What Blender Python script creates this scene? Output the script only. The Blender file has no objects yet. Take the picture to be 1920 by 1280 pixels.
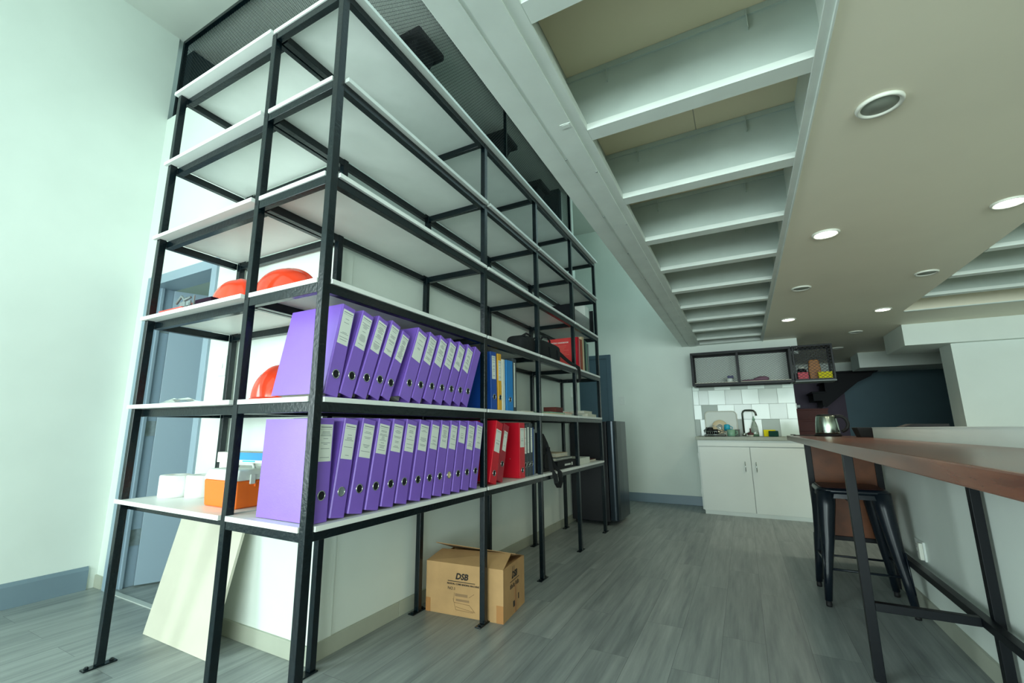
import bpy, math, random
from mathutils import Vector, Matrix
random.seed(7)
D = bpy.data
SC = bpy.context.scene
COL = SC.collection

# ---------------------------------------------------------------- camera
cam = D.cameras.new('camera'); camo = D.objects.new('camera', cam); COL.objects.link(camo)
F_PX = 842.25
cam.sensor_width = 36; cam.lens = F_PX/1920*36
cam.shift_x = (960-912.76)/1920; cam.shift_y = -(640-637.6)/1920
cam.clip_start = .02; cam.clip_end = 100
camo.location = (1.2625, -1.0556, 1.0)
camo.rotation_euler = (math.pi/2+.194, 0, .5107)
SC.camera = camo

# ---------------------------------------------------------------- light
w = D.worlds.new('daylight'); SC.world = w; w.use_nodes = True
bg = w.node_tree.nodes['Background']
bg.inputs[0].default_value = (.66, 1.0, 1.0, 1); bg.inputs[1].default_value = .7
def area(name, loc, rot, sx, sy, power, color):
    l = D.lights.new(name, 'AREA'); l.shape = 'RECTANGLE'; l.size = sx; l.size_y = sy
    l.energy = power; l.color = color
    o = D.objects.new(name, l); COL.objects.link(o); o.location = loc; o.rotation_euler = rot
    return o
# the tall glazed front of the room, behind the camera
area('window_daylight', (2.5, -7.3, 1.25), (math.radians(90), 0, 0), 6.6, 2.3, 370, (.84, .99, .98))
area('window_daylight', (-2.40, -3.6, 1.45), (math.radians(90), 0, math.radians(-90)), 3.0, 2.3, 135, (.84, .99, 1.0))
SC.view_settings.view_transform = 'Standard'; SC.view_settings.look = 'None'
SC.view_settings.gamma = 1; SC.view_settings.use_curve_mapping = False
SC.view_settings.exposure = .65

# ---------------------------------------------------------------- materials
def lin(c):
    return tuple((x/12.92 if x <= .04045 else ((x+.055)/1.055)**2.4) for x in c)
def new_mat(name):
    m = D.materials.new(name); m.use_nodes = True
    return m, m.node_tree, m.node_tree.nodes['Principled BSDF']
def mat(name, rgb, rough=.5, metal=0, noise=0, scale=8, bump=0, coat=0, spec=.5, bscale=None, trans=0, alpha=1):
    m, nt, b = new_mat(name)
    c = lin([v/255 for v in rgb])
    b.inputs['Base Color'].default_value = (*c, 1); b.inputs['Roughness'].default_value = rough
    b.inputs['Metallic'].default_value = metal; b.inputs['Coat Weight'].default_value = coat
    b.inputs['Specular IOR Level'].default_value = spec
    b.inputs['Transmission Weight'].default_value = trans
    if alpha < 1: b.inputs['Alpha'].default_value = alpha
    N, L = nt.nodes, nt.links
    if noise or bump:
        tc = N.new('ShaderNodeTexCoord'); nz = N.new('ShaderNodeTexNoise')
        nz.inputs['Scale'].default_value = scale; nz.inputs['Detail'].default_value = 6
        L.new(tc.outputs['Object'], nz.inputs['Vector'])
        if noise:
            r = N.new('ShaderNodeValToRGB'); r.color_ramp.elements[0].position = .3; r.color_ramp.elements[1].position = .7
            r.color_ramp.elements[0].color = (*[v*(1-noise) for v in c], 1)
            r.color_ramp.elements[1].color = (*[min(1, v*(1+noise)) for v in c], 1)
            L.new(nz.outputs[0], r.inputs[0]); L.new(r.outputs[0], b.inputs['Base Color'])
        if bump:
            n2 = nz
            if bscale:
                n2 = N.new('ShaderNodeTexNoise'); n2.inputs['Scale'].default_value = bscale
                L.new(tc.outputs['Object'], n2.inputs['Vector'])
            bp = N.new('ShaderNodeBump'); bp.inputs['Strength'].default_value = bump; bp.inputs['Distance'].default_value = .004
            L.new(n2.outputs[0], bp.inputs['Height']); L.new(bp.outputs[0], b.inputs['Normal'])
    return m
def emis(name, rgb, s):
    m, nt, b = new_mat(name)
    b.inputs['Emission Color'].default_value = (*rgb, 1); b.inputs['Emission Strength'].default_value = s
    b.inputs['Base Color'].default_value = (.8, .8, .8, 1)
    return m
M_WALL = mat('wall_paint', (228, 236, 228), .65, noise=.03, scale=2.5, bump=.05, bscale=120)
M_CEIL = mat('ceiling_paint', (222, 226, 218), .7, noise=.03, scale=2)
M_SOFF = mat('soffit_cream_paint', (240, 234, 212), .55, noise=.03, scale=1.5, bump=.04, bscale=90)
M_STEEL = mat('painted_steel', (222, 230, 222), .45, noise=.05, scale=6, bump=.05, bscale=40)
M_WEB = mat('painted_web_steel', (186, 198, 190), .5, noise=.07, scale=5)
M_DARKWALL = mat('dark_blue_wall_paint', (108, 136, 146), .7, noise=.05, scale=2)
M_BLUEGREY = mat('blue_grey_gloss_paint', (122, 142, 154), .35, noise=.04, scale=4)
M_DOORLEAF = mat('lit_blue_grey_paint', (148, 168, 182), .35)  # door's blue grey paint, lightened to carry the light falling on it
M_DOORDARK = mat('slate_blue_paint', (74, 98, 112), .4, noise=.05, scale=3)
M_METAL = mat('black_painted_steel', (6, 20, 25), .24, noise=.3, scale=30, bump=.25, bscale=70, spec=.42)
M_SATIN = mat('black_satin_steel', (7, 12, 18), .42, spec=.28)
M_GALV = mat('galvanised_steel', (170, 178, 175), .35, metal=.9, noise=.15, scale=40)
M_BOARD = mat('white_shelf_board', (238, 240, 236), .4, noise=.04, scale=5)
M_PLY = mat('pale_board', (208, 204, 186), .6, noise=.05, scale=4)
M_PURPLE = mat('purple_plastic', (138, 100, 208), .30, spec=.7, noise=.04, scale=6, bump=.08, bscale=260)
M_PAPER = mat('paper_block', (216, 212, 196), .85, noise=.12, scale=60)
M_LABEL = mat('white_label', (232, 236, 228), .7)
M_INK = mat('ink', (112, 118, 124), .8)
M_INKD = mat('dark_ink', (40, 36, 34), .8)
M_BLACKHOLE = mat('dark_hole', (12, 14, 20), .8)
M_CHROME = mat('chrome', (205, 210, 208), .18, metal=1)
M_SINK = mat('satin_sink_steel', (140, 146, 142), .55, metal=.6)
M_RED = mat('red_plastic', (212, 22, 44), .33, noise=.05, scale=6)
M_DRED = mat('dark_red_plastic', (172, 30, 50), .35, noise=.05, scale=6)
M_BLUE = mat('royal_blue_plastic', (22, 80, 172), .35)
M_LBLUE = mat('sky_blue_plastic', (28, 130, 204), .35)
M_YEL = mat('amber_plastic', (236, 172, 44), .4)
M_WHITEP = mat('white_plastic', (226, 228, 216), .45)
M_DGREY = mat('charcoal_plastic', (60, 70, 76), .5)
M_MGREY = mat('grey_plastic', (120, 130, 130), .5)
M_BAG = mat('black_nylon', (10, 12, 16), .85, noise=.2, scale=60, bump=.3, bscale=300)
M_HELMET = mat('orange_red_helmet', (255, 74, 40), .22, coat=.5)
M_ORANGE = mat('orange_plastic', (255, 118, 30), .35)
M_LID = mat('frosted_lid', (224, 230, 224), .35)
M_TISSUE = mat('tissue_paper', (240, 242, 238), .95, bump=.3, bscale=120)
M_CARD = mat('brown_cardboard', (190, 150, 102), .8, noise=.08, scale=10, bump=.1, bscale=60)
M_CARDIN = mat('cardboard_inside', (158, 124, 84), .85, noise=.08, scale=10)
M_TAPE = mat('brown_tape', (176, 124, 74), .3)
M_PRINT = mat('pale_print', (150, 118, 84), .8)
M_CAB = mat('white_cabinet', (228, 234, 228), .42, noise=.02, scale=3)
M_CTOP = mat('grey_counter', (150, 156, 140), .4, noise=.1, scale=60)
M_GLASS = mat('clear_plastic', (225, 240, 232), .12, trans=.85)
M_GREEN = mat('green_soap', (20, 150, 80), .3)
M_TEAL = mat('turquoise_plastic', (40, 170, 200), .4)
M_MINT = mat('mint_ceramic', (130, 176, 150), .3)
M_CREAM = mat('cream_ceramic', (222, 200, 160), .4)
M_SPY = mat('yellow_sponge', (236, 222, 20), .9, bump=.4, bscale=200)
M_SPG = mat('green_scourer', (10, 62, 52), .95, bump=.5, bscale=200)
M_RUBBER = mat('black_rubber', (18, 18, 20), .7)
M_STOOL = mat('blue_black_enamel', (12, 22, 32), .3, noise=.1, scale=10, spec=.5)
M_PANEL = mat('brown_board', (118, 64, 28), .45, noise=.18, scale=14)
M_STAIR = mat('dark_brown_timber', (92, 32, 24), .6, noise=.15, scale=8)
M_DKSTEEL = mat('dark_steel', (12, 14, 20), .6, spec=.25)
M_FRIDGE = mat('black_fridge_steel', (10, 13, 20), .42, noise=.08, scale=3)
M_FRDOOR = mat('grey_black_fridge_door', (32, 44, 52), .25, metal=.4)
M_ALU = mat('aluminium_threshold', (206, 212, 206), .4, metal=.3)
M_TILEB = mat('grey_skirting_tile', (176, 180, 164), .45, noise=.06, scale=6)
M_CLOTH = mat('mauve_cloth', (122, 92, 108), .9)
M_BROWNP = mat('brown_packet', (176, 112, 40), .5, noise=.2, scale=30)
M_LENS = mat('frosted_lens', (150, 158, 146), .5)
M_RIM = mat('downlight_rim', (226, 228, 216), .4)
M_LIT = emis('lit_lens', (1.0, .97, .80), 16)
M_CYAN = mat('cyan_card', (16, 140, 205), .5)

def floor_mat():
    m, nt, b = new_mat('vinyl_plank_floor'); N, L = nt.nodes, nt.links
    tc = N.new('ShaderNodeTexCoord'); mp = N.new('ShaderNodeMapping'); mp.inputs['Rotation'].default_value = (0, 0, math.pi/2)
    L.new(tc.outputs['Object'], mp.inputs['Vector'])
    br = N.new('ShaderNodeTexBrick'); br.inputs['Scale'].default_value = 1
    br.inputs['Brick Width'].default_value = 1.2; br.inputs['Row Height'].default_value = .18
    br.inputs['Mortar Size'].default_value = .0008; br.offset = .37; br.inputs['Bias'].default_value = 0
    br.inputs['Color1'].default_value = (0, 0, 0, 1); br.inputs['Color2'].default_value = (1, 1, 1, 1)
    br.inputs['Mortar'].default_value = (.5, .5, .5, 1)
    L.new(mp.outputs[0], br.inputs['Vector'])
    mp2 = N.new('ShaderNodeMapping'); mp2.inputs['Scale'].default_value = (14, .9, 1)
    L.new(tc.outputs['Object'], mp2.inputs['Vector'])
    vm = N.new('ShaderNodeVectorMath'); vm.operation = 'MULTIPLY_ADD'
    vm.inputs[1].default_value = (9, 9, 9)
    L.new(br.outputs['Color'], vm.inputs[0]); L.new(mp2.outputs[0], vm.inputs[2])
    nz = N.new('ShaderNodeTexNoise'); nz.inputs['Scale'].default_value = 1.6; nz.inputs['Detail'].default_value = 8; nz.inputs['Roughness'].default_value = .62
    L.new(vm.outputs[0], nz.inputs['Vector'])
    mp3 = N.new('ShaderNodeMapping'); mp3.inputs['Scale'].default_value = (90, 3, 1); L.new(tc.outputs['Object'], mp3.inputs['Vector'])
    nf = N.new('ShaderNodeTexNoise'); nf.inputs['Scale'].default_value = 1; nf.inputs['Detail'].default_value = 4
    L.new(mp3.outputs[0], nf.inputs['Vector'])
    a1 = N.new('ShaderNodeMath'); a1.operation = 'MULTIPLY_ADD'; a1.inputs[1].default_value = .2
    L.new(nf.outputs[0], a1.inputs[0]); L.new(nz.outputs[0], a1.inputs[2])
    a2 = N.new('ShaderNodeMath'); a2.operation = 'MULTIPLY_ADD'; a2.inputs[1].default_value = .16
    L.new(br.outputs['Color'], a2.inputs[0]); L.new(a1.outputs[0], a2.inputs[2])
    r = N.new('ShaderNodeValToRGB'); e = r.color_ramp.elements
    e[0].position = .38; e[0].color = (*lin((.41, .44, .445)), 1); e[1].position = 1.0; e[1].color = (*lin((.66, .69, .68)), 1)
    L.new(a2.outputs[0], r.inputs[0])
    mx = N.new('ShaderNodeMixRGB'); mx.inputs[2].default_value = (.10, .11, .11, 1)
    L.new(br.outputs['Fac'], mx.inputs[0]); L.new(r.outputs[0], mx.inputs[1]); L.new(mx.outputs[0], b.inputs['Base Color'])
    b.inputs['Roughness'].default_value = .38
    bp = N.new('ShaderNodeBump'); bp.inputs['Strength'].default_value = .12; bp.inputs['Distance'].default_value = .003
    L.new(a1.outputs[0], bp.inputs['Height']); L.new(bp.outputs[0], b.inputs['Normal'])
    return m
M_FLOOR = floor_mat()
def wood_mat(name, c0, c1, rough, sc):
    m, nt, b = new_mat(name); N, L = nt.nodes, nt.links
    tc = N.new('ShaderNodeTexCoord'); mp = N.new('ShaderNodeMapping'); mp.inputs['Scale'].default_value = sc
    L.new(tc.outputs['Object'], mp.inputs['Vector'])
    nz = N.new('ShaderNodeTexNoise'); nz.inputs['Scale'].default_value = 2; nz.inputs['Detail'].default_value = 8
    L.new(mp.outputs[0], nz.inputs['Vector'])
    r = N.new('ShaderNodeValToRGB'); e = r.color_ramp.elements
    e[0].position = .32; e[0].color = (*lin([v/255 for v in c0]), 1); e[1].position = .68; e[1].color = (*lin([v/255 for v in c1]), 1)
    L.new(nz.outputs[0], r.inputs[0]); L.new(r.outputs[0], b.inputs['Base Color']); b.inputs['Roughness'].default_value = rough
    return m
M_WOOD = wood_mat('walnut_stained_timber', (82, 44, 36), (130, 80, 60), .25, (12, 1.2, 12))
def deck_mat():
    m, nt, b = new_mat('fibre_cement_deck'); N, L = nt.nodes, nt.links
    tc = N.new('ShaderNodeTexCoord'); br = N.new('ShaderNodeTexBrick'); L.new(tc.outputs['Object'], br.inputs['Vector'])
    br.inputs['Scale'].default_value = 1; br.inputs['Brick Width'].default_value = 1.2; br.inputs['Row Height'].default_value = .603
    br.inputs['Mortar Size'].default_value = .002; br.inputs['Color1'].default_value = (*lin((.93, .88, .75)), 1)
    br.inputs['Color2'].default_value = (*lin((.91, .86, .74)), 1); br.inputs['Mortar'].default_value = (*lin((.66, .62, .53)), 1)
    L.new(br.outputs['Color'], b.inputs['Base Color']); b.inputs['Roughness'].default_value = .8
    return m
M_DECK = deck_mat()

# ---------------------------------------------------------------- mesh helpers
class MB:
    def __init__(s): s.v = []; s.f = []; s.m = []; s.sm = []
    def add(s, vs, fs, mi=0, sm=False, mx=None):
        n = len(s.v)
        s.v += [tuple(mx @ Vector(p)) if mx else tuple(p) for p in vs]
        for f in fs: s.f.append([i+n for i in f]); s.m.append(mi); s.sm.append(sm)
        return s
    def box(s, x0, x1, y0, y1, z0, z1, mi=0, mx=None):
        vs = [(x, y, z) for x in (x0, x1) for y in (y0, y1) for z in (z0, z1)]
        return s.add(vs, [(0, 1, 3, 2), (4, 6, 7, 5), (0, 4, 5, 1), (2, 3, 7, 6), (0, 2, 6, 4), (1, 5, 7, 3)], mi, False, mx)
    def quad(s, a, b, c, d, mi=0): return s.add([a, b, c, d], [(0, 1, 2, 3)], mi)
    def prism(s, poly, lo, hi, ax='z', mi=0, mx=None):
        n = len(poly)
        def P(a, b, t): return {'z': (a, b, t), 'y': (a, t, b), 'x': (t, a, b)}[ax]
        vs = [P(a, b, lo) for a, b in poly]+[P(a, b, hi) for a, b in poly]
        fs = [tuple(range(n))[::-1], tuple(range(n, 2*n))]+[(i, (i+1) % n, (i+1) % n+n, i+n) for i in range(n)]
        return s.add(vs, fs, mi, False, mx)
    def lathe(s, prof, c=(0, 0, 0), n=24, mi=0, mx=None, sm=True):
        vs = []; fs = []
        for r, z in prof:
            for k in range(n):
                a = 2*math.pi*k/n; vs.append((c[0]+r*math.cos(a), c[1]+r*math.sin(a), c[2]+z))
        for j in range(len(prof)-1):
            for k in range(n):
                a, b = j*n+k, j*n+(k+1) % n; fs.append((a, b, b+n, a+n))
        if prof[0][0] > 1e-6: fs.append(tuple(range(n))[::-1])
        if prof[-1][0] > 1e-6: fs.append(tuple(range((len(prof)-1)*n, len(prof)*n)))
        return s.add(vs, fs, mi, sm, mx)
    def tube(s, pts, r, n=8, mi=0, closed=False, mx=None, sq=False):
        pts = [Vector(p) for p in pts]; rs = r if isinstance(r, (list, tuple)) else [r]*len(pts)
        vs = []; fs = []; up = Vector((0, 0, 1)); N = len(pts)
        prev = None
        for i, p in enumerate(pts):
            a = pts[(i-1) % N] if (closed or i > 0) else p; b = pts[(i+1) % N] if (closed or i < N-1) else p
            t = (b-a).normalized()
            u = (up if abs(t.dot(up)) < .95 else Vector((1, 0, 0))) if prev is None else prev
            u = (u-t*u.dot(t)).normalized(); prev = u; v = t.cross(u)
            for k in range(n):
                an = 2*math.pi*(k+(.5 if sq else 0))/n; vs.append(p+(u*math.cos(an)+v*math.sin(an))*rs[i]*(1.414 if sq else 1))
        for j in range(N if closed else N-1):
            for k in range(n):
                a, b = j*n+k, j*n+(k+1) % n; c, d = ((j+1) % N)*n+k, ((j+1) % N)*n+(k+1) % n
                fs.append((a, b, d, c))
        if not closed: fs += [tuple(range(n))[::-1], tuple(range((N-1)*n, N*n))]
        return s.add(vs, fs, mi, not sq, mx)
    def build(s, name, mats, parent=None, W=True, bevel=0, seg=2, label=None, mx=None):
        if not isinstance(mats, (list, tuple)): mats = [mats]
        off = Vector(parent.location) if (parent is not None and W) else Vector((0, 0, 0))
        if parent is not None and W and parent.parent: off = off+Vector(parent.parent.location)
        me = D.meshes.new(name)
        vs = [(mx @ Vector(p) if mx else Vector(p))-off for p in s.v]
        me.from_pydata(vs, [], s.f); me.validate()
        for m in mats: me.materials.append(m)
        if len(me.polygons) == len(s.m):
            me.polygons.foreach_set('material_index', s.m); me.polygons.foreach_set('use_smooth', s.sm)
        me.update()
        o = D.objects.new(name, me); COL.objects.link(o)
        if parent is not None: o.parent = parent
        if bevel:
            b = o.modifiers.new('bevel', 'BEVEL'); b.width = bevel; b.segments = seg; b.limit_method = 'ANGLE'; b.angle_limit = .7
        if label: o['label'] = label
        return o
def box(*a): return MB().box(*a)
def thing(name, label, cat, loc=(0, 0, 0), rot=(0, 0, 0), group=None):
    o = D.objects.new(name, None); COL.objects.link(o); o.location = loc; o.rotation_euler = rot
    o.empty_display_size = .05; o['label'] = label; o['category'] = cat
    if group: o['group'] = group
    return o
def tag(o, label, cat, group=None):
    o['label'] = label; o['category'] = cat
    if group: o['group'] = group
    return o
def struct(name, mb, m, bevel=0):
    o = mb.build(name, m, bevel=bevel); o['kind'] = 'structure'; return o
def dup(root, loc=None, rot=None, label=None):
    r = root.copy(); COL.objects.link(r)
    if loc is not None: r.location = loc
    if rot is not None: r.rotation_euler = rot
    if label: r['label'] = label
    for ch in list(root.children):
        c = ch.copy(); COL.objects.link(c); c.parent = r
        for g in list(ch.children):
            d = g.copy(); COL.objects.link(d); d.parent = c
    return r
def text_geo(mb, txt, size, mx, mi=0, shear=0, bold=0, extr=.0006, align='LEFT'):
    cu = D.curves.new('lettering', 'FONT'); cu.body = txt; cu.size = size; cu.shear = shear; cu.offset = bold
    cu.extrude = extr; cu.align_x = align; cu.resolution_u = 3
    ob = D.objects.new('lettering', cu); me = D.meshes.new_from_object(ob)
    mb.add([v.co.copy() for v in me.vertices], [tuple(p.vertices) for p in me.polygons], mi, False, mx)
    D.objects.remove(ob); D.curves.remove(cu); D.meshes.remove(me)
    return mb
def frame_m(o, ex, ey):
    ex = Vector(ex).normalized(); ey = Vector(ey).normalized(); ez = ex.cross(ey)
    m = Matrix((ex, ey, ez)).transposed().to_4x4(); m.translation = Vector(o); return m
def strands(mb, o, ex, ey, W, H, px, py, r):
    """expanded metal: zig-zag strands of thin square section"""
    o, ex, ey = Vector(o), Vector(ex), Vector(ey); ez = ex.cross(ey)
    rows = int(H/py); cols = int(round(W/px)); n = cols*2+1
    for j in range(rows):
        vs = []; fs = []
        for i in range(n):
            yy = min((j+.5)*py+(.5*py if (i+j) % 2 else -.5*py), H)
            c = o+ex*min(i*px/2, W)+ey*yy
            vs += [c+ey*r+ez*r*.6, c-ey*r+ez*r*.6, c-ey*r-ez*r*.6, c+ey*r-ez*r*.6]
        for i in range(n-1):
            a = i*4; b = a+4
            for k in range(4): fs.append((a+k, a+(k+1) % 4, b+(k+1) % 4, b+k))
        mb.add(vs, fs)
    return mb

# ================================================================ THE ROOM
H = 4.14            # ceiling of the tall bay
struct('floor', MB().box(-2.6, 6.2, -7.5, 10, -.06, 0), M_FLOOR)
struct('floor', MB().box(-4.2, -2.6, .575, 6, -.06, 0), M_FLOOR)
struct('front_light_block', MB().box(-2.62, 6.2, -7.6, -7.5, 2.5, H), M_WALL)  # unseen wall added above the opening to keep sky off the upper walls
struct('wall_left', MB().box(-2.62, -2.475, -7.5, .455, 0, H), M_WALL)
struct('baseboard_left', MB().prism([(-2.475, 0), (-2.457, 0), (-2.457, .118), (-2.468, .138), (-2.475, .138)], -7.5, .40, 'y'), M_BLUEGREY)
DX0, DX1, DZ = -2.30, -1.545, 2.0
wb = MB().box(-2.475, DX0, .455, .575, 0, 3.39).box(DX1, -.465, .455, .575, 0, 3.39).box(DX0, DX1, .455, .575, DZ, 3.39)
struct('wall_back', wb, M_WALL)
struct('baseboard_back', MB().box(-2.475, -2.385, .443, .455, 0, .075).box(-1.43, -.463, .443, .455, 0, .075), M_TILEB, .002)
struct('wall_shelving', MB().box(-.585, -.470, .575, 4.40, 0, 3.39).box(-.585, -.470, 4.36, 4.40, 3.39, H), M_WALL)
ts = MB()
for k in range(7):
    y0 = .443+k*.6; ts.box(-.470, -.458, y0+.0015, min(y0+.5985, 4.39), 0, .075)
struct('baseboard_shelving', ts, M_TILEB, .002)
struct('wall_kitchen', MB().box(-1.7, 1.86, 5.76, 5.9, 0, H).box(1.86, 1.96, 5.76, 5.9, 1.93, H), M_WALL)
struct('wall_recess', MB().box(-1.8, -1.68, 4.4, 5.76, 0, H).box(-1.7, -.585, 4.28, 4.4, 0, H), M_WALL)
struct('baseboard_kitchen', MB().box(-.36, .745, 5.745, 5.76, 0, .118), M_BLUEGREY, .003)
struct('ceiling', MB().box(-4.2, .9, -7.5, 6, H, H+.1), M_CEIL)
# adjoining room behind the open door
struct('wall_adjoining', MB().box(-4.2, -4.1, .575, 4.3, 0, 2.6).box(-4.1, -.585, 3.2, 3.3, 0, 2.6), M_WALL)
struct('ceiling', MB().box(-4.2, -.585, .575, 4.4, 2.5, 2.6), M_CEIL)
# mezzanine behind the mesh
struct('floor', MB().box(-4.2, -.585, .575, 4.4, 3.1, 3.2), M_DARKWALL)
struct('wall_mezzanine', MB().box(-4.2, -4.1, .575, 4.4, 3.2, H).box(-2.6, -2.5, .575, 4.2, 3.2, H).box(-4.1, -.585, 4.2, 4.28, 3.2, H), mat('charcoal_wall_paint', (30, 46, 52), .8))
# joisted ceilings
struct('ceiling', MB().box(.772, 1.60, -7.5, 5.76, 2.39, 2.46).box(2.741, 6.2, -7.5, 4.669, 2.39, 2.46), M_DECK)
struct('ceiling', MB().box(.772, 1.60, -7.5, 5.76, 2.47, 2.9).box(2.72, 6.2, -7.5, 5.45, 2.47, 2.9), M_CEIL)
struct('ceiling', MB().box(1.592, 2.74, -7.5, 5.76, 2.13, 2.43).box(1.592, 2.74, 5.76, 9.6, 2.13, 2.43).box(2.74, 6.2, 4.67, 9.6, 2.13, 2.43), M_SOFF)
# main beam with its cover strips
struct('trim_1', MB().box(.615, .77, -7.5, 5.76, 2.13, 2.75).box(.77, .845, -7.5, 5.76, 2.13, 2.165), M_STEEL, .003)
struct('trim_2', MB().box(.700, .703, -7.5, 5.75, 2.126, 2.131).box(.716, .719, -7.5, 5.75, 2.126, 2.131).box(.719, .805, -7.5, 5.75, 2.123, 2.131), M_STEEL)
sc = MB()
for y in (.42+.6*k for k in range(9)):
    sc.lathe([(.004, 0), (.004, .003), (.002, .005)], (.712, y+.2, 2.121), 8)
    sc.lathe([(.004, 0), (.004, .003), (.002, .005)], (.80, y+.35, 2.119), 8)
tag(MB().box(.765, .805, .395, .425, 2.1215, 2.1235).box(.771, .799, .40, .42, 2.1205, 2.1215).build('cover_plate', M_STEEL, bevel=.002), 'small white cover plate screwed under the long white ceiling beam', 'cover plate')
struct('trim_3', sc, M_GALV)
# angle along the soffit edge
struct('trim_4', MB().box(1.562, 1.592, -7.5, 5.76, 2.128, 2.135).box(1.588, 1.594, -7.5, 5.76, 2.118, 2.43), M_STEEL, .001)
k = -6
n = 5
for k in range(-5, 9):
    y = .483+.6035*k
    j = MB().box(.845, 1.566, y, y+.072, 2.13, 2.136).box(.845, 1.566, y, y+.004, 2.136, 2.156)
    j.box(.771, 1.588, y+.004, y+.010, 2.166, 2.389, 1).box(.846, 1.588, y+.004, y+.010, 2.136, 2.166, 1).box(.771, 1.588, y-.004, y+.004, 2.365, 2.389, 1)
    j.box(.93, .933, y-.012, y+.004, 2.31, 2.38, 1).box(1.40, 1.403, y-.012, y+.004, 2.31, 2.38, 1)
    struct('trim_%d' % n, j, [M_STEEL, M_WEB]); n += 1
struct('trim_%d' % n, MB().box(.846, 1.588, 5.655, 5.76, 2.13, 2.389), M_STEEL); n += 1
for k in range(-1, 8):
    y = .483+.6035*k-.02
    if y > 4.6: break
    j = MB().box(2.745, 6.2, y, y+.072, 2.13, 2.136).box(2.745, 6.2, y, y+.004, 2.136, 2.156)
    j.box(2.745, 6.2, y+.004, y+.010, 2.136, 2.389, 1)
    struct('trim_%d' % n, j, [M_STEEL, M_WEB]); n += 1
struct('trim_%d' % n, MB().box(2.745, 6.2, 4.655, 4.69, 2.122, 2.13), M_STEEL); n += 1
# deep beams and wall beyond the bar
struct('trim_%d' % n, MB().box(2.90, 6.2, 5.435, 6.18, 1.895, 2.13), M_WALL, .002); n += 1
struct('trim_%d' % n, MB().box(2.884, 6.2, 7.58, 8.1, 1.90, 2.13), M_WALL, .002); n += 1
struct('trim_%d' % n, MB().box(1.96, 6.2, 8.75, 9.2, 1.98, 2.13), M_WALL, .002); n += 1
struct('wall_right', MB().box(3.29, 6.2, 5.52, 5.84, 0, 1.895).box(6.1, 6.2, -7.5, 5.52, 0, 2.43), M_WALL)
struct('wall_far', MB().box(1.0, 6.2, 9.5, 9.6, 0, 2.43).box(6.1, 6.2, 5.84, 9.5, 0, 2.43).box(1.0, 1.1, 5.9, 9.5, 0, 2.43), M_DARKWALL)
struct('wall_stair', MB().box(1.1, 2.95, 9.42, 9.5, 0, 2.13), mat('plum_grey_paint', (96, 84, 100), .7))
# half wall behind the bar
struct('wall_bar', MB().box(2.06, 2.20, -3.0, 3.115, 0, 1.004), M_WALL, .002)
struct('baseboard_bar', MB().box(2.046, 2.06, -3.0, 3.115, 0, .085), M_TILEB, .002)
struct('trim_%d' % n, MB().box(2.058, 2.202, -3.0, 3.117, 1.004, 1.008), M_WALL); n += 1

# door_1 : frame and leaf, open into the next room
d = thing('door_1', '', '', (DX0, .455, 0)); del d['label']; del d['category']; d['kind'] = 'structure'
fr = MB().box(DX0-.055, DX0+.012, .44, .59, 0, DZ+.055).box(DX1-.012, DX1+.045, .44, .59, 0, DZ+.055).box(DX0+.012, DX1-.012, .44, .59, DZ-.012, DZ+.055)
fr.box(DX0+.012, DX0+.03, .50, .52, 0, DZ-.012)
fr.build('door_frame', M_DOORLEAF, d, bevel=.002)
MB().box(DX0+.012, DX1-.012, .44, .475, 0, .006).build('threshold', M_ALU, d, bevel=.001)
lm = Matrix.Translation((DX0+.02, .585, .01)) @ Matrix.Rotation(math.radians(66), 4, 'Z')
MB().box(0, .76, -.038, 0, 0, 1.97).build('door_leaf', M_DOORLEAF, d, mx=lm, bevel=.002)
hg = MB()
for z in (.30, 1.0, 1.72): hg.box(DX0+.012, DX0+.018, .525, .60, z-.05, z+.05); hg.tube([(DX0+.02, .592, z-.05), (DX0+.02, .592, z+.05)], .006)
hg.build('hinge', M_GALV, d)
# door_2 in the kitchen wall
d = D.objects.new('door_2', None); COL.objects.link(d); d['kind'] = 'structure'; d.location = (-.75, 5.76, 0)
MB().box(-1.25, -1.185, 5.72, 5.76, 0, 2.1).box(-.46, -.395, 5.72, 5.76, 0, 2.1).box(-1.185, -.46, 5.72, 5.76, 2.04, 2.1).build('door_frame', M_DOORDARK, d, bevel=.003)
MB().box(-1.185, -.46, 5.735, 5.758, .008, 2.04).build('door_leaf', M_DOORDARK, d)

# switches and sockets
def plate(name, label, cat, cx, cy, cz, nrm, w=.075, h=.115, rockers=1):
    t = thing(name, label, cat, (cx, cy, cz))
    def bx(u0, u1, v0, v1, d0, d1):
        if nrm == 'y-': return box(cx+u0, cx+u1, cy-d1, cy-d0, cz+v0, cz+v1)
        if nrm == 'x+': return box(cx+d0, cx+d1, cy+u0, cy+u1, cz+v0, cz+v1)
        return box(cx-d1, cx-d0, cy+u0, cy+u1, cz+v0, cz+v1)
    bx(-w/2, w/2, -h/2, h/2, 0, .009).build('plate', M_CAB, t, bevel=.002)
    for r in range(rockers):
        u = (r-(rockers-1)/2)*.03
        bx(u-.008, u+.008, -.014, .014, .009, .013).build('rocker', M_CAB, t, bevel=.001)
    return t
plate('light_switch', 'white light switch on the wall right of the blue grey door', 'light switch', -1.335, .455, 1.355, 'y-', .07, .115)
plate('light_switch', 'white light switch above and left of the black fridge, on the shelving wall', 'light switch', -.470, 4.10, 1.42, 'x+')
plate('light_switch', 'white light switch on the kitchen wall between dark door and sink cabinet', 'light switch', -.263, 5.76, 1.405, 'y-', .085, .125)
s = thing('wall_socket', 'white double power socket low on the half wall under the wooden bar', 'power socket', (2.06, 2.42, .345))
box(2.049, 2.06, 2.36, 2.50, .295, .395).build('plate', M_CAB, s, bevel=.003)
sk = MB()
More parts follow.
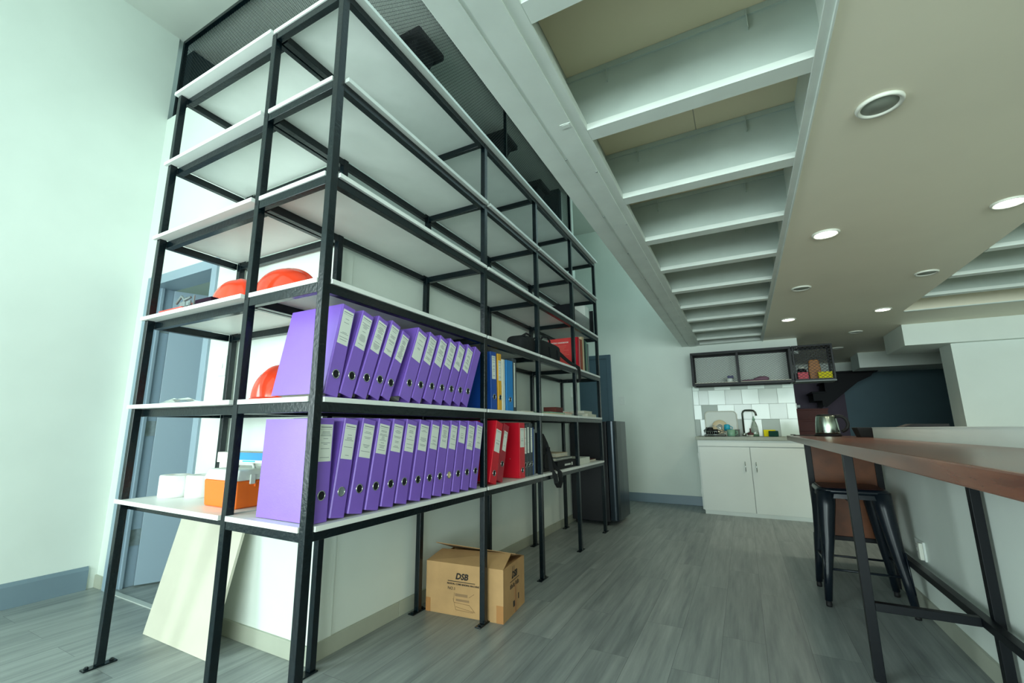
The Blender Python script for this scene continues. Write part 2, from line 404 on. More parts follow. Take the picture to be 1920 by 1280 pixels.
for y in (2.43, 2.47):
    for z in (.365, .352, .325): sk.box(2.0475, 2.0495, y-.004, y+.004, z-.004, z+.004)
sk.build('pin_hole', M_DGREY, s)
box(2.032, 2.049, 2.365, 2.40, .302, .388).build('adaptor', M_WHITEP, s, bevel=.003)
s = thing('wall_socket', 'small white plug socket at the right end of the tiled wall', 'power socket', (1.87, 5.80, 1.29))
box(1.86, 1.872, 5.775, 5.86, 1.24, 1.31).build('plate', M_CAB, s, bevel=.002)
box(1.872, 1.91, 5.79, 5.83, 1.255, 1.29).build('plug', M_MGREY, s, bevel=.004)

# ================================================================ MESH SCREENS
t = thing('mesh_screen', 'black expanded mesh screen above the back wall with the door', 'mesh screen', (-1.5, .5, 3.39))
strands(MB(), (-2.45, .50, 3.41), (1, 0, 0), (0, 0, 1), 1.98, .70, .0275, .0155, .0013).build('mesh_panel', M_METAL, t)
for b in ((-2.475, -2.45, .485, .515, 3.39, H), (-2.45, -.485, .485, .515, 3.39, 3.415), (-2.45, -.485, .485, .515, H-.03, H)):
    box(*b).build('frame_bar', M_METAL, t, bevel=.002)
t = thing('mesh_screen', 'long black expanded mesh screen above the shelving wall under the beam', 'mesh screen', (-.5, 2.4, 3.39))
strands(MB(), (-.50, .53, 3.41), (0, 1, 0), (0, 0, 1), 3.80, .70, .0275, .0155, .0013).build('mesh_panel', M_METAL, t)
for b in ((-.515, -.485, .485, .515, 3.39, H), (-.515, -.485, 4.33, 4.36, 3.39, H), (-.515, -.485, .515, 4.33, 3.39, 3.415), (-.515, -.485, .515, 4.33, H-.03, H), (-.515, -.485, 2.45, 2.47, 3.415, H-.03)):
    box(*b).build('frame_bar', M_METAL, t, bevel=.002)
def mezz_stool(x, y, label, z0=3.2, hh=.80):
    t = thing('pedestal_stool', label, 'stool', (x, y, z0), group=None)
    MB().prism([(-.19, -.17), (.19, -.17), (.19, .17), (-.19, .17)], hh-.06, hh, 'z').build('seat', M_BAG, t, W=False, bevel=.015)
    MB().add([(-.13, -.12, hh-.06), (.13, -.12, hh-.06), (.13, .12, hh-.06), (-.13, .12, hh-.06), (-.075, -.07, hh-.24), (.075, -.07, hh-.24), (.075, .07, hh-.24), (-.075, .07, hh-.24)],
             [(0, 1, 5, 4), (1, 2, 6, 5), (2, 3, 7, 6), (3, 0, 4, 7), (4, 5, 6, 7), (3, 2, 1, 0)]).box(-.07, .07, -.07, .07, .02, hh-.24).build('pedestal', M_DKSTEEL, t, W=False)
    box(-.2, .2, -.2, .2, 0, .02).build('base', M_DKSTEEL, t, W=False, bevel=.004)
mezz_stool(-.80, 1.40, 'dark pedestal stool behind the long mesh, the one nearest the corner post', hh=.84)
mezz_stool(-.80, 2.82, 'dark pedestal stool behind the long mesh, midway along', hh=.86)
mezz_stool(-.80, 3.80, 'dark pedestal stool behind the far end of the long mesh', hh=.80)

# ================================================================ SHELVING
Z = [.684, 1.109, 1.537, 1.962, 2.378, 2.799]
BT, RH, T = .018, .036, .030
FY = [(0, .034), (1.172, 1.205), (1.982, 2.014), (2.818, 2.85), (3.60, 3.632)]
BY = [(.41, .442), (1.135, 1.167), (1.958, 1.99), (2.785, 2.817), (3.590, 3.622)]
shelf = thing('shelving_unit', 'tall black steel corner shelving with white boards, wrapping the wall corner', 'shelving unit', (0, 0, 0))
def post(x, y, top, w=T, plate=None):
    o = box(x, x+w, y[0], y[1], .006, top).build('post', M_METAL, shelf, bevel=.0025)
    px0, px1, py0, py1 = plate or (x-.002, x+w+.002, y[0]-.045, y[1]+.045)
    f = MB().box(px0, px1, py0, py1, 0, .006)
    for yy in (py0+.016, py1-.016): f.lathe([(.009, 0), (.009, .005), (.006, .009), (0, .009)], ((px0+px1)/2, yy, .006), 6, sm=False)
    f.build('foot_plate', M_METAL, o, bevel=.001)
ZT = Z[5]-BT
for y in FY: post(-T, y, ZT)
for y in BY: post(-.43, y, ZT, plate=(-.435, -.398, y[0]-.045, y[1]+.04) if y[0] > .5 else (-.435, -.39, .35, .445))
post(-.462, (0, .032), ZT); post(-1.262, (.0, .032), ZT); post(-1.235, (.41, .442), ZT)
for i, z in enumerate(Z):
    r1, r0 = z-BT, z-BT-RH
    if i < 1: r0 = r1-.030
    for k in range(4):      # front rails between posts
        box(-T, -.001, FY[k][1], FY[k+1][0], r0, r1).build('rail', M_METAL, shelf, bevel=.002)
    box(-.43, -.405, .442, 3.59, r0, r1).build('rail', M_METAL, shelf, bevel=.002)
    box(-.43, -.40, .034, .41, r0, r1).build('rail', M_METAL, shelf, bevel=.002)
    box(-.43, -T, .001, .028, r0, r1).build('rail', M_METAL, shelf, bevel=.002)
    for k in range(1, 5): box(-.40, -T, BY[k][0]+.003, BY[k][1]-.003, r0, r1).build('rail', M_METAL, shelf, bevel=.002)
    # wing on the left
    box(-1.232, -.462, .036, .066, r0, r1).build('rail', M_METAL, shelf, bevel=.002)
    box(-1.205, -.46, .412, .438, r0, r1).build('rail', M_METAL, shelf, bevel=.002)
    box(-1.258, -1.2325, .032, .41, r0, r1).build('rail', M_METAL, shelf, bevel=.002)
    box(-.462, -.438, .032, .41, r0, r1).build('rail', M_METAL, shelf, bevel=.002)
    # boards
    top = i == 5
    b = -.004; ov = (.006, .006, .006, .010, .020, .032)[i]
    if top: poly = [(-.452, b), (ov, b), (ov, 1.192), (-.432, 1.192), (-.452, .44)]
    else: poly = [(-.430, b), (-.030, b), (-.030, .036), (.006, .036), (.006, 1.170 if i == 0 else 1.186), (-.001, 1.186), (-.001, 1.170), (-.398, 1.170), (-.398, .408), (-.430, .408)]
    if not top: poly = [(-.430, b), (-.031, b), (-.031, .036), (ov, .036), (ov, 1.186), (.0006, 1.186), (.0006, 1.170), (-.398, 1.170), (-.398, .408), (-.430, .408)]
    MB().prism(poly, z-BT, z).build('shelf_board', M_BOARD, shelf, bevel=.001)
    for k in range(1, 4):
        y0, y1 = FY[k][1]+.002, FY[k+1][0]
        e = FY[k+1][0]+.016
        if top: q = [(-.43, FY[k][0]+.022), (ov, FY[k][0]+.022), (ov, e+.004), (-.43, e+.004)]
        else: q = [(-.398, y0), (ov, y0), (ov, e), (.0006, e), (.0006, y1-.002), (-.398, y1-.002)]
        MB().prism(q, z-BT, z).build('shelf_board', M_BOARD, shelf, bevel=.001)
    fy = -.016 if i else -.010
    q = [(-1.272, fy), (-.4635, fy), (-.4635, .405), (-1.272, .405)]
    if top: q = [(-1.272, fy), (-.456, fy), (-.456, .44), (-1.272, .44)]
    else: q = [(-1.272, fy), (-.4635, fy), (-.4635, .405), (-1.228, .405), (-1.228, -.001), (-1.272, -.001)]
    MB().prism(q, z-BT, z).build('shelf_board', M_BOARD, shelf, bevel=.001)

# ================================================================ BINDERS
ORD = ['first', 'second', 'third', 'fourth', 'fifth', 'sixth', 'seventh', 'eighth', 'ninth', 'tenth', 'eleventh', 'twelfth', 'thirteenth']
def ink_lines(mb, w, z0, z1, x, rnd, dense=.75, off=.0012, mi=1):
    """rows of tiny unreadable print on a spine label, w = label width (along y)"""
    mb.box(x, x+off, -w*.42, w*.42, z1-.011, z1-.0085, mi)
    mb.box(x, x+off, -w*.46, w*.46, z1-.0175, z1-.0168, mi)
    z = z1-.026
    while z > z0+.012:
        if rnd.random() < dense:
            ww = w*rnd.uniform(.14, .42); c = 0
            mb.box(x, x+off, c-ww, c+ww, z, z+.0014, mi)
        z -= .0048 if rnd.random() < .8 else .015
def make_binder(W, Hh, Dp, mats, rnd, lab=(.045, .40), hole=.775, holemat=None, label=True, paper=.55, lw=.78, dense=.75, ring=True, inset=0):
    """lever arch file: local x = out of the shelf (spine at 0), y = width, z = up, origin at bottom right edge"""
    t = D.objects.new('lever_arch_binder', None); COL.objects.link(t); t.empty_display_size = .05
    c = MB()
    th = .0028
    c.box(-Dp, -.004, -W, -W+th, 0, Hh); c.box(-Dp, -.004, -th, 0, 0, Hh)
    c.prism([(-.004, -W), (0, -W+.004), (0, -.004), (-.004, 0), (-.007, 0), (-.0035, -.006), (-.0035, -W+.006), (-.007, -W)], 0, Hh)
    c.build('cover', mats, t, W=False)
    pw = (W-2*th)*paper
    MB().box(-Dp+.015, -.05, -W/2-pw/2, -W/2+pw/2, .004, Hh-.025).build('papers', M_PAPER, t, W=False)
    if label:
        l = MB(); z1 = Hh*(1-lab[0]); z0 = Hh*(1-lab[1])
        ww = W*lw
        l.box(0, .0008, -ww/2, ww/2, z0, z1)
        ink_lines(l, ww, z0, z1, .0008, rnd, dense, .0003)
        l.build('spine_label', [M_LABEL, M_INK], t, W=False, mx=Matrix.Translation((0, -W/2, 0)))
    if ring:
        zc = Hh*(1-hole); g = MB(); R = .0155
        pts = [(.0012, -W/2+R*math.cos(a), zc+R*math.sin(a)) for a in [2*math.pi*i/20 for i in range(20)]]
        g.tube(pts, .0022, 6, 0, closed=True)
        g.add([(.0006, -W/2+R*math.cos(a), zc+R*math.sin(a)) for a in [2*math.pi*i/20 for i in range(20)]], [tuple(range(20))], 1)
        g.build('finger_ring', [M_CHROME, holemat or M_BLACKHOLE], t, W=False)
    return t
def place_binder(t, x, y, z, tilt, label, group=None, turn=0):
    t.location = (x, y, z); t.rotation_euler = Matrix.Rotation(math.radians(turn), 3, 'Z').to_euler()
    m = Matrix.Rotation(math.radians(turn), 4, 'Z') @ Matrix.Rotation(-math.radians(tilt), 4, 'X')
    t.rotation_euler = m.to_euler()
    t['label'] = label; t['category'] = 'binder'
    if group: t['group'] = group
rnd = random.Random(3)
cmp_ = lambda y: y-.058*(y/1.16)**3
GU = 'purple binders on the upper binder shelf'; GL = 'purple binders on the lower binder shelf'
# lower row (stands a little askew)
low_y = [.109, .186, .274, .360, .447, .534, .630, .714, .800, .880, .968, 1.062, 1.158]
low_t = [1.0, 7.5, 9, 9.5, 9.8, 10.2, 10.2, 10.4, 10.4, 10.8, 11, 11.3, 11.6]
low_w = [.072, .070, .075, .074, .075, .076, .077, .070, .072, .069, .072, .073, .072]
look = {0: 'lower row purple binder standing upright against the corner post',
        1: 'lower row purple binder with a grey filled finger hole, second from the corner post',
        9: 'lower row purple binder with a cream disc in its finger hole',
        12: 'last purple binder of the lower row, beside the red binders'}
for k in range(13):
    hm = {1: M_MGREY, 9: M_CREAM}.get(k)
    b = make_binder(low_w[k], .348, .288, M_PURPLE, rnd, lab=(.055, .42 if k < 3 else rnd.uniform(.36, .44)) if k != 10 else (.06, .31), hole=.745, holemat=hm, dense=.9 if k in (2, 4, 5) else .65)
    place_binder(b, -.022+.016*k/12, cmp_(low_y[k]), Z[0]+.001, low_t[k],
                 look.get(k, 'purple binder with white spine label, %s from the corner post in the lower row' % ORD[k]), GL)
up_y = [.109, .178, .252, .324, .388, .522, .600, .689, .775, .860, .948, 1.030]
up_t = [10.5, 16, 18.5, 20, 22.5, 20.5, 21.5, 22, 22.5, 23.5, 24, 24.5]
up_w = [.066, .065, .064, .062, .056, .078, .068, .070, .069, .068, .067, .066]
look = {0: 'first purple binder of the upper row, barely leaning beside the corner post',
        4: 'shorter purple binder of the upper row, fifth from the corner post',
        5: 'purple binder of the upper row just after the gap, sixth from the corner post',
        11: 'last purple binder of the upper row, without a label, leaning on the post'}
for k in range(12):
    b = make_binder(up_w[k], .346 if k != 4 else .318, .288, M_PURPLE, rnd, lab=(.05, .44), hole=.77, label=k != 11, dense=.3 if k in (0, 5) else .8)
    place_binder(b, -.008, up_y[k]-.03*(up_y[k]/1.03)**3, Z[1]+.001, up_t[k],
                 look.get(k, 'leaning purple binder with white spine label, %s from the corner post in the upper row' % ORD[k]), GU)
def single(W, Hh, mats, x, y, z, tilt, lab_, **kw):
    b = make_binder(W, Hh, .285, mats, rnd, **kw); place_binder(b, x, y, z, tilt, lab_); return b
# upper shelf, next bay
single(.076, .352, M_BLUE, -.03, 1.384, Z[1]+.001, -2.0, 'royal blue binder beside the second post, next to the amber binder', lab=(.07, .47), lw=.6)
single(.050, .350, M_YEL, -.03, 1.447, Z[1]+.001, -1.5, 'amber yellow binder between the royal blue and the white binder', lab=(.12, .48), lw=.7)
single(.042, .322, M_WHITEP, -.03, 1.493, Z[1]+.001, -1, 'slim white binder right of the amber yellow one', label=False, ring=False)
single(.098, .326, M_LBLUE, -.03, 1.608, Z[1]+.001, -1, 'sky blue binder between the white one and the charcoal one', label=False)
b = single(.066, .352, M_DGREY, -.045, 1.690, Z[1]+.001, 0, 'charcoal binder with torn label at the end of the coloured binders', lab=(.08, .92), lw=.3, ring=False, dense=0)
# lower shelf, next bay
def dots(b, W):
    m = MB()
    for (x, z) in ((-.14, .21), (-.19, .20), (-.12, .13), (-.07, .12), (-.20, .14)):
        m.lathe([(.003, 0), (.003, .001)], (0, 0, 0), 8, mx=Matrix.Translation((x, -W, z)) @ Matrix.Rotation(math.pi/2, 4, 'X'))
    m.build('rivet', M_CHROME, b, W=False)
b = single(.086, .352, M_RED, 0, 1.309, Z[0]+.001, 15, 'bright red binder leaning right, first of the three red ones', lab=(.13, .50), lw=.75, hole=.84, dense=.15); dots(b, .086)
b = single(.074, .340, M_DRED, -.012, 1.410, Z[0]+.001, 17, 'dark red binder leaning between two bright red ones', lab=(.12, .47), lw=.6, hole=.70, dense=.2)
b = single(.084, .352, M_RED, -.02, 1.752, Z[0]+.001, 0.5, 'bright red binder standing upright beside the black binders', lab=(.10, .45), lw=.72, hole=.86, dense=.2); dots(b, .084)
single(.044, .338, M_DGREY, -.03, 1.802, Z[0]+.001, .5, 'slim black binder with tall white label beside the upright red one', lab=(.06, .56), lw=.8, dense=.1)
single(.046, .344, M_DGREY, -.03, 1.852, Z[0]+.001, .5, 'slim black binder, middle of the three with white labels', lab=(.06, .56), lw=.6, dense=.1)
single(.050, .350, M_DGREY, -.03, 1.908, Z[0]+.001, .5, 'slim black binder with the narrowest label, before the navy folder', lab=(.09, .56), lw=.5, dense=.2)
single(.036, .322, M_BLUE, -.04, 1.946, Z[0]+.001, .5, 'slim navy folder without label right of the black binders', label=False, ring=False)
single(.026, .310, M_MGREY, -.04, 1.974, Z[0]+.001, .5, 'thin grey folder at the end of the black binders, by the post', label=False, ring=False)

# ================================================================ THINGS ON THE SHELVES
def helmet(loc, rot, label, group='hard hats', s=1.0):
    t = thing('hard_hat', label, 'hard hat', loc, rot, group)
    mb = MB(); n = 72; rings = 22; vs = []; fs = []
    for j in range(rings+1):
        ph = math.pi/2*j/rings
        for k in range(n):
            a = 2*math.pi*k/n
            r = math.cos(ph)**.85 if j < rings else 0
            x = .145*r*math.cos(a); y = .115*r*math.sin(a); z = .145*math.sin(ph)
            cr = math.exp(-(y/.020)**4); q = .007*cr*min(1, math.sin(ph)*3)
            vs.append(((x*(1+q*3))*s, y*s, (.018+z+q)*s))
    for j in range(rings):
        for k in range(n):
            a, b = j*n+k, j*n+(k+1) % n; fs.append((a, b, b+n, a+n))
    mb.add(vs, fs, 0, True); mb.build('shell', M_HELMET, t, W=False)
    br = MB(); vs = []; fs = []
    for k in range(n):
        a = 2*math.pi*k/n; pk = max(0, math.cos(a))**2
        for (e, z) in ((0, .019), (.008+.045*pk, .012-.004*pk), (.008+.045*pk, .006-.004*pk+.001), (-.004, .004)):
            vs.append(((.145+e)*math.cos(a)*s, (.115+e*.9)*math.sin(a)*s, z*s))
    for k in range(n):
        a = k*4; b = ((k+1) % n)*4
        for i in range(4): fs.append((a+i, a+(i+1) % 4, b+(i+1) % 4, b+i))
    br.add(vs, fs, 0, True); br.build('brim', M_HELMET, t, W=False)
    return t
helmet((-.80, .18, Z[2]), (0, 0, math.radians(160)), 'orange red hard hat left of the middle end post, above the light switch')
helmet((-.455, .19, Z[2]), (0, 0, math.radians(25)), 'orange red hard hat right of the middle end post, above the purple binders')
helmet((-.50, .25, Z[1]), (0, 0, math.radians(100)), 'orange red hard hat half hidden behind the upper purple binders')
# red tool with metal clamps and dark block on the left wing
t = thing('red_clamp', 'small red tool lying at the left end of the hard hat shelf', 'clamp', (-1.10, .05, Z[2]))
MB().box(-1.19, -.985, .02, .055, Z[2], Z[2]+.028).build('body', mat('coral_plastic', (236, 84, 70), .4), t, bevel=.006)
MB().box(-1.02, -.93, .03, .036, Z[2]+.028, Z[2]+.05).tube([(-1.06, .035, Z[2]+.05), (-1.03, .04, Z[2]+.085), (-.99, .035, Z[2]+.06), (-.95, .04, Z[2]+.07)], .006).tube([(-1.05, .05, Z[2]+.035), (-1.0, .05, Z[2]+.075)], .008).build('jaw', M_MGREY, t)
t = thing('metal_bracket', 'pale metal bracket pieces beside the small red tool', 'bracket', (-.93, .05, Z[2]))
MB().box(-.972, -.968, .03, .07, Z[2], Z[2]+.05).box(-.94, -.936, .03, .07, Z[2], Z[2]+.04).box(-.972, -.91, .03, .07, Z[2], Z[2]+.004).box(-.972, -.90, .066, .07, Z[2]+.03, Z[2]+.05).build('plate', M_GALV, t)
MB().box(-.905, -.901, .03, .036, Z[2], Z[2]+.07).build('upright', M_MGREY, t)
tag(MB().box(-.892, -.76, .03, .09, Z[2], Z[2]+.045).build('dark_block', mat('dark_plum_card', (40, 24, 38), .9, spec=.1), bevel=.004), 'flat dark plum case between metal bracket and hard hat', 'case')
# clear bag
cb = MB(); vs = []; fs = []; r2 = random.Random(5)
for i in range(9):
    for j in range(7):
        u, v = i/8, j/6; e = math.sin(math.pi*u)*math.sin(math.pi*v)
        vs.append((-1.17+.24*u+.01*r2.random(), .03+.16*v+.01*r2.random(), Z[1]+.003+e*(.022+.02*r2.random())))
for i in range(8):
    for j in range(6): a = i*7+j; fs.append((a, a+1, a+8, a+7))
cb.add(vs, fs, 0, False)
tag(cb.build('plastic_bag', M_GLASS), 'crumpled clear plastic bag on the left wing, below the hard hat shelf', 'plastic bag')
# tissue rolls
def roll(x, y, z, label, r=.058, h=.10):
    t = thing('tissue_roll', label, 'tissue roll', (x, y, z), group='white tissue rolls')
    MB().lathe([(.021, .004), (.021, 0), (r-.003, 0), (r, .004), (r, h-.004), (r-.003, h), (.021, h), (.021, .004)], (0, 0, 0), 40).build('paper_roll', M_TISSUE, t, W=False)
    MB().lathe([(.0205, .004), (.0205, h-.004), (.019, h-.004), (.019, .004), (.0205, .004)], (0, 0, 0), 24).build('core', M_CARD, t, W=False)
roll(-1.125, .165, Z[0], 'white tissue roll at the left end of the lowest shelf', .064)
roll(-1.015, .225, Z[0], 'white tissue roll second from the left on the lowest shelf', .062)
roll(-.97, .346, Z[0], 'lower white tissue roll of the stack behind the orange toolbox', .06, .10)
roll(-.97, .346, Z[0]+.101, 'upper white tissue roll of the stack behind the orange toolbox', .06, .10)
# toolbox
t = thing('toolbox', 'orange plastic toolbox with frosted lid on the lowest shelf', 'toolbox', (-.632, .192, Z[0]))
BF = [(3, 2, 1, 0), (4, 5, 6, 7), (0, 1, 5, 4), (1, 2, 6, 5), (2, 3, 7, 6), (3, 0, 4, 7)]
MB().add([(-.108, -.102, 0), (.108, -.102, 0), (.108, .102, 0), (-.108, .102, 0), (-.114, -.108, .108), (.114, -.108, .108), (.114, .108, .108), (-.114, .108, .108)], BF).build('tub', M_ORANGE, t, W=False, bevel=.008, seg=3)
MB().add([(-.118, -.112, .108), (.118, -.112, .108), (.118, .112, .108), (-.118, .112, .108), (-.104, -.096, .150), (.104, -.096, .150), (.104, .096, .150), (-.104, .096, .150)], BF).build('lid', M_LID, t, W=False, bevel=.007, seg=3)
for y in (-.045, 0, .045):
    MB().box(.116, .125, y-.011, y+.011, .094, .132).build('latch', M_LID, t, W=False, bevel=.002)
    MB().box(.112, .120, y+.014, y+.022, .082, .100).build('catch', M_ORANGE, t, W=False, bevel=.002)
MB().tube([(-.06, .0, .148), (-.05, 0, .166), (.05, 0, .166), (.06, 0, .148)], .007).build('handle', M_LID, t, W=False)
t = thing('medical_carton', 'white and cyan carton lying on top of the orange toolbox', 'carton', (-.62, .20, Z[0]+.174), (0, 0, math.radians(8)))
MB().box(-.13, .15, -.055, .055, 0, .042).build('carton_body', M_WHITEP, t, W=False, bevel=.001)
MB().box(-.06, .1505, -.0556, -.0550, .012, .042).box(.1502, .1506, -.055, .055, .020, .0425).build('printed_band', M_CYAN, t, W=False)
MB().box(.02, .09, -.0562, -.0556, .004, .010).build('teal_stripe', M_TEAL, t, W=False)
# bags on the third shelf
def blob(mb, c, s, mi=0, p=2.6, n=20, m=12, mx=None):
    vs = []; fs = []
    sg = lambda v: (abs(v)**(2/p))*(1 if v >= 0 else -1)
    for j in range(m+1):
        ph = -math.pi/2+math.pi*j/m
        for k in range(n):
            a = 2*math.pi*k/n
            vs.append((c[0]+s[0]*sg(math.cos(ph))*sg(math.cos(a)), c[1]+s[1]*sg(math.cos(ph))*sg(math.sin(a)), c[2]+s[2]*sg(math.sin(ph))))
    for j in range(m):
        for k in range(n):
            a, b = j*n+k, j*n+(k+1) % n; fs.append((a, b, b+n, a+n))
    return mb.add(vs, fs, mi, True, mx)
z = Z[2]
t = thing('camera_bag', 'small rounded black bag on the shelf above the coloured binders', 'bag', (-.10, 1.90, z))
blob(blob(MB(), (-.12, 1.93, z+.068), (.09, .095, .068), p=4), (-.10, 1.84, z+.058), (.07, .07, .058), p=3).build('bag_body', M_BAG, t)
MB().tube([(-.06, 1.83, z+.118), (-.05, 1.87, z+.14), (-.05, 1.93, z+.14), (-.06, 1.97, z+.118)], .008).build('handle', M_BAG, t)
t = thing('holdall_bag', 'larger black bag with looped handles and trailing strap, by the red book', 'bag', (-.13, 2.38, z))
b = MB(); blob(b, (-.13, 2.36, z+.078), (.10, .23, .078), p=5); b.build('bag_body', M_BAG, t)
MB().tube([(-.03, 2.27, z+.10), (-.02, 2.27, z+.02)], .006).tube([(-.03, 2.45, z+.10), (-.02, 2.45, z+.02)], .006).build('pocket_piping', M_DKSTEEL, t)
h = MB()
for dx in (-.04, .03): h.tube([(-.13+dx, 2.24, z+.14), (-.12+dx, 2.28, z+.19), (-.11+dx, 2.36, z+.205), (-.12+dx, 2.44, z+.185), (-.13+dx, 2.48, z+.13)], .007)
h.build('handle', M_BAG, t)
MB().box(-.16, -.10, 2.20, 2.24, z+.147, z+.153).build('yellow_tag', M_YEL, t)
def ribbon(mb, pts, wv, w, th=.002):
    pts = [Vector(p) for p in pts]; wv = Vector(wv).normalized(); vs = []; fs = []
    for i, p in enumerate(pts):
        a = pts[max(i-1, 0)]; b_ = pts[min(i+1, len(pts)-1)]; n_ = (b_-a).normalized().cross(wv).normalized()*th
        vs += [p-wv*w/2-n_, p+wv*w/2-n_, p+wv*w/2+n_, p-wv*w/2+n_]
    for i in range(len(pts)-1):
        for k in range(4): fs.append((i*4+k, i*4+(k+1) % 4, i*4+4+(k+1) % 4, i*4+4+k))
    fs += [(3, 2, 1, 0), tuple(range(len(vs)-4, len(vs)))]
    return mb.add(vs, fs)
MB_s = MB()
ribbon(MB_s, [(-.05, 2.52, z+.10), (-.03, 2.62, z+.06), (-.02, 2.72, z+.035), (-.005, 2.80, z+.02), (.018, 2.86, z+.0), (.022, 2.87, z-.06), (.02, 2.875, z-.10), (.018, 2.85, z-.13)], (.2, 1, .5), .05)
MB_s.build('strap', M_BAG, t)
# books at the end of shelf three
def book(x, y0, y1, hh, dp, label, cover, pages=M_PAPER, lean=0, z0=None, txt=None):
    z0 = Z[2] if z0 is None else z0
    t = thing('book', label, 'book', (x, y0, z0), (math.radians(-lean), 0, 0), 'books standing beside the black bag')
    w = y1-y0
    MB().box(-dp, 0, 0, .0035, 0, hh).box(-dp, 0, w-.0035, w, 0, hh).box(-.004, 0, 0, w, 0, hh).build('cover', cover, t, W=False, bevel=.0006)
    MB().box(-dp+.005, -.005, .0035, w-.0035, .004, hh-.004).build('pages', pages, t, W=False)
    return t
bk = book(-.075, 2.965, 3.01, .305, .235, 'large coral red handbook facing the camera at the start of the book row', mat('coral_cover', (222, 62, 60), .4))
tx = MB(); text_geo(tx, 'METRIC HANDBOOK', .0185, frame_m((-.205, -.0006, .258), (1, 0, 0), (0, 0, 1)), bold=.0004)
r3 = random.Random(9)
for k in range(15): tx.box(-.20, -.20+r3.uniform(.12, .18), -.0008, -.0002, .232-k*.0145, .2345-k*.0145, 1)
tx.build('cover_print', [M_LABEL, mat('dull_pink_print', (240, 128, 112), .6)], bk, W=False)
book(-.03, 2.98+.035, 3.062, .318, .22, 'bright red book right behind the large handbook', M_RED)
book(-.035, 3.068, 3.092, .300, .21, 'slim pink white book beside the bright red one', M_WHITEP)
book(-.03, 3.10, 3.15, .310, .22, 'rust brown book in the middle of the book row', mat('rust_cover', (176, 78, 48), .5))
book(-.03, 3.155, 3.205, .345, .23, 'tallest cream book of the book row', M_CREAM)
book(-.03, 3.215, 3.265, .325, .22, 'dark green book right of the tall cream one', mat('bottle_green_cover', (20, 60, 54), .5))
book(-.03, 3.27, 3.30, .315, .22, 'pale green slim book near the end of the row', M_MINT)
book(-.03, 3.31, 3.36, .300, .21, 'grey green book at the right end of the book row', M_MGREY)
# mesh tray with papers on shelf four
t = thing('letter_tray', 'dark mesh letter rack with white papers on the far upper shelf', 'letter rack', (-.1, 3.3, Z[3]))
MB().box(-.26, -.02, 2.93, 2.934, Z[3], Z[3]+.20).box(-.26, -.02, 3.55, 3.554, Z[3], Z[3]+.27).box(-.26, -.256, 2.93, 3.554, Z[3], Z[3]+.2).box(-.26, -.02, 2.93, 3.554, Z[3], Z[3]+.003).build('rack', M_DKSTEEL, t)
m = MB(); strands(m, (-.02, 2.94, Z[3]+.004), (0, 1, 0), (0, 0, 1), .6, .15, .02, .012, .0012); m.build('mesh_front', M_DKSTEEL, t)
t2 = thing('paper_stack', 'white papers standing inside the dark mesh letter rack', 'papers', (-.12, 3.4, Z[3]+.004))
MB().box(-.22, -.05, 3.36, 3.50, Z[3]+.004, Z[3]+.29).build('sheets', M_LABEL, t2, bevel=.001)
sp = MB()
for k in range(22): sp.lathe([(.005, 0), (.005, .003)], (-.046, 3.50, Z[3]+.02+k*.012), 6)
sp.build('spiral_binding', M_GALV, t2)
tag(MB().box(-.06, -.03, 3.05, 3.30, Z[3]+.001, Z[3]+.02).build('paper_slip', M_PAPER, mx=Matrix.Identity(4)), 'small crumpled pale paper lying in front of the mesh rack', 'paper') if False else None
# flat stacks on the second shelf
def flat(name, label, cat, x0, x1, y0, y1, z0, h, m, group=None, pages=True):
    t = thing(name, label, cat, ((x0+x1)/2, (y0+y1)/2, z0), group=group)
    if pages and h > .012:
        MB().box(x0, x1, y0, y1, z0, z0+.002).box(x0, x1, y0, y1, z0+h-.002, z0+h).box(x0, x0+.003, y0, y1, z0, z0+h).build('cover', m, t)
        MB().box(x0+.003, x1-.003, y0+.003, y1-.003, z0+.002, z0+h-.002).build('pages', M_PAPER, t)
    else: box(x0, x1, y0, y1, z0, z0+h).build('sheet', m, t, bevel=.001)
    return t
z = Z[1]
flat('magazine', 'thin pale magazine lying right of the charcoal binder', 'magazine', -.25, -.05, 1.80, 2.03 - .05, z, .012, M_PAPER)
flat('magazine', 'thin magazine at the bottom of the pile under the brown box', 'magazine', -.28, -.03, 2.20, 2.56, z, .010, M_CREAM)
flat('magazine', 'green edged magazine second up under the brown box', 'magazine', -.26, -.04, 2.28, 2.62, z+.0105, .010, M_MINT)
flat('wooden_box', 'small dark brown box on top of the magazines', 'box', -.16, -.05, 2.44, 2.60, z+.021, .042, M_STAIR, pages=False)
flat('folder', 'flat orange topped folder lying on the second shelf', 'folder', -.28, -.04, 2.65, 2.812, z, .024, M_ORANGE)
flat('folder', 'teal folder lying under the white boxes, right of the third post', 'folder', -.28, -.05, 2.87, 3.14, z, .014, M_TEAL)
flat('white_box', 'lower flat white box near the far end of the second shelf', 'box', -.28, -.03, 3.24, 3.54, z, .030, M_WHITEP)
flat('white_box', 'upper flat white box lying on the lower one, second shelf', 'box', -.27, -.05, 3.20, 3.46, z+.031, .028, M_WHITEP)
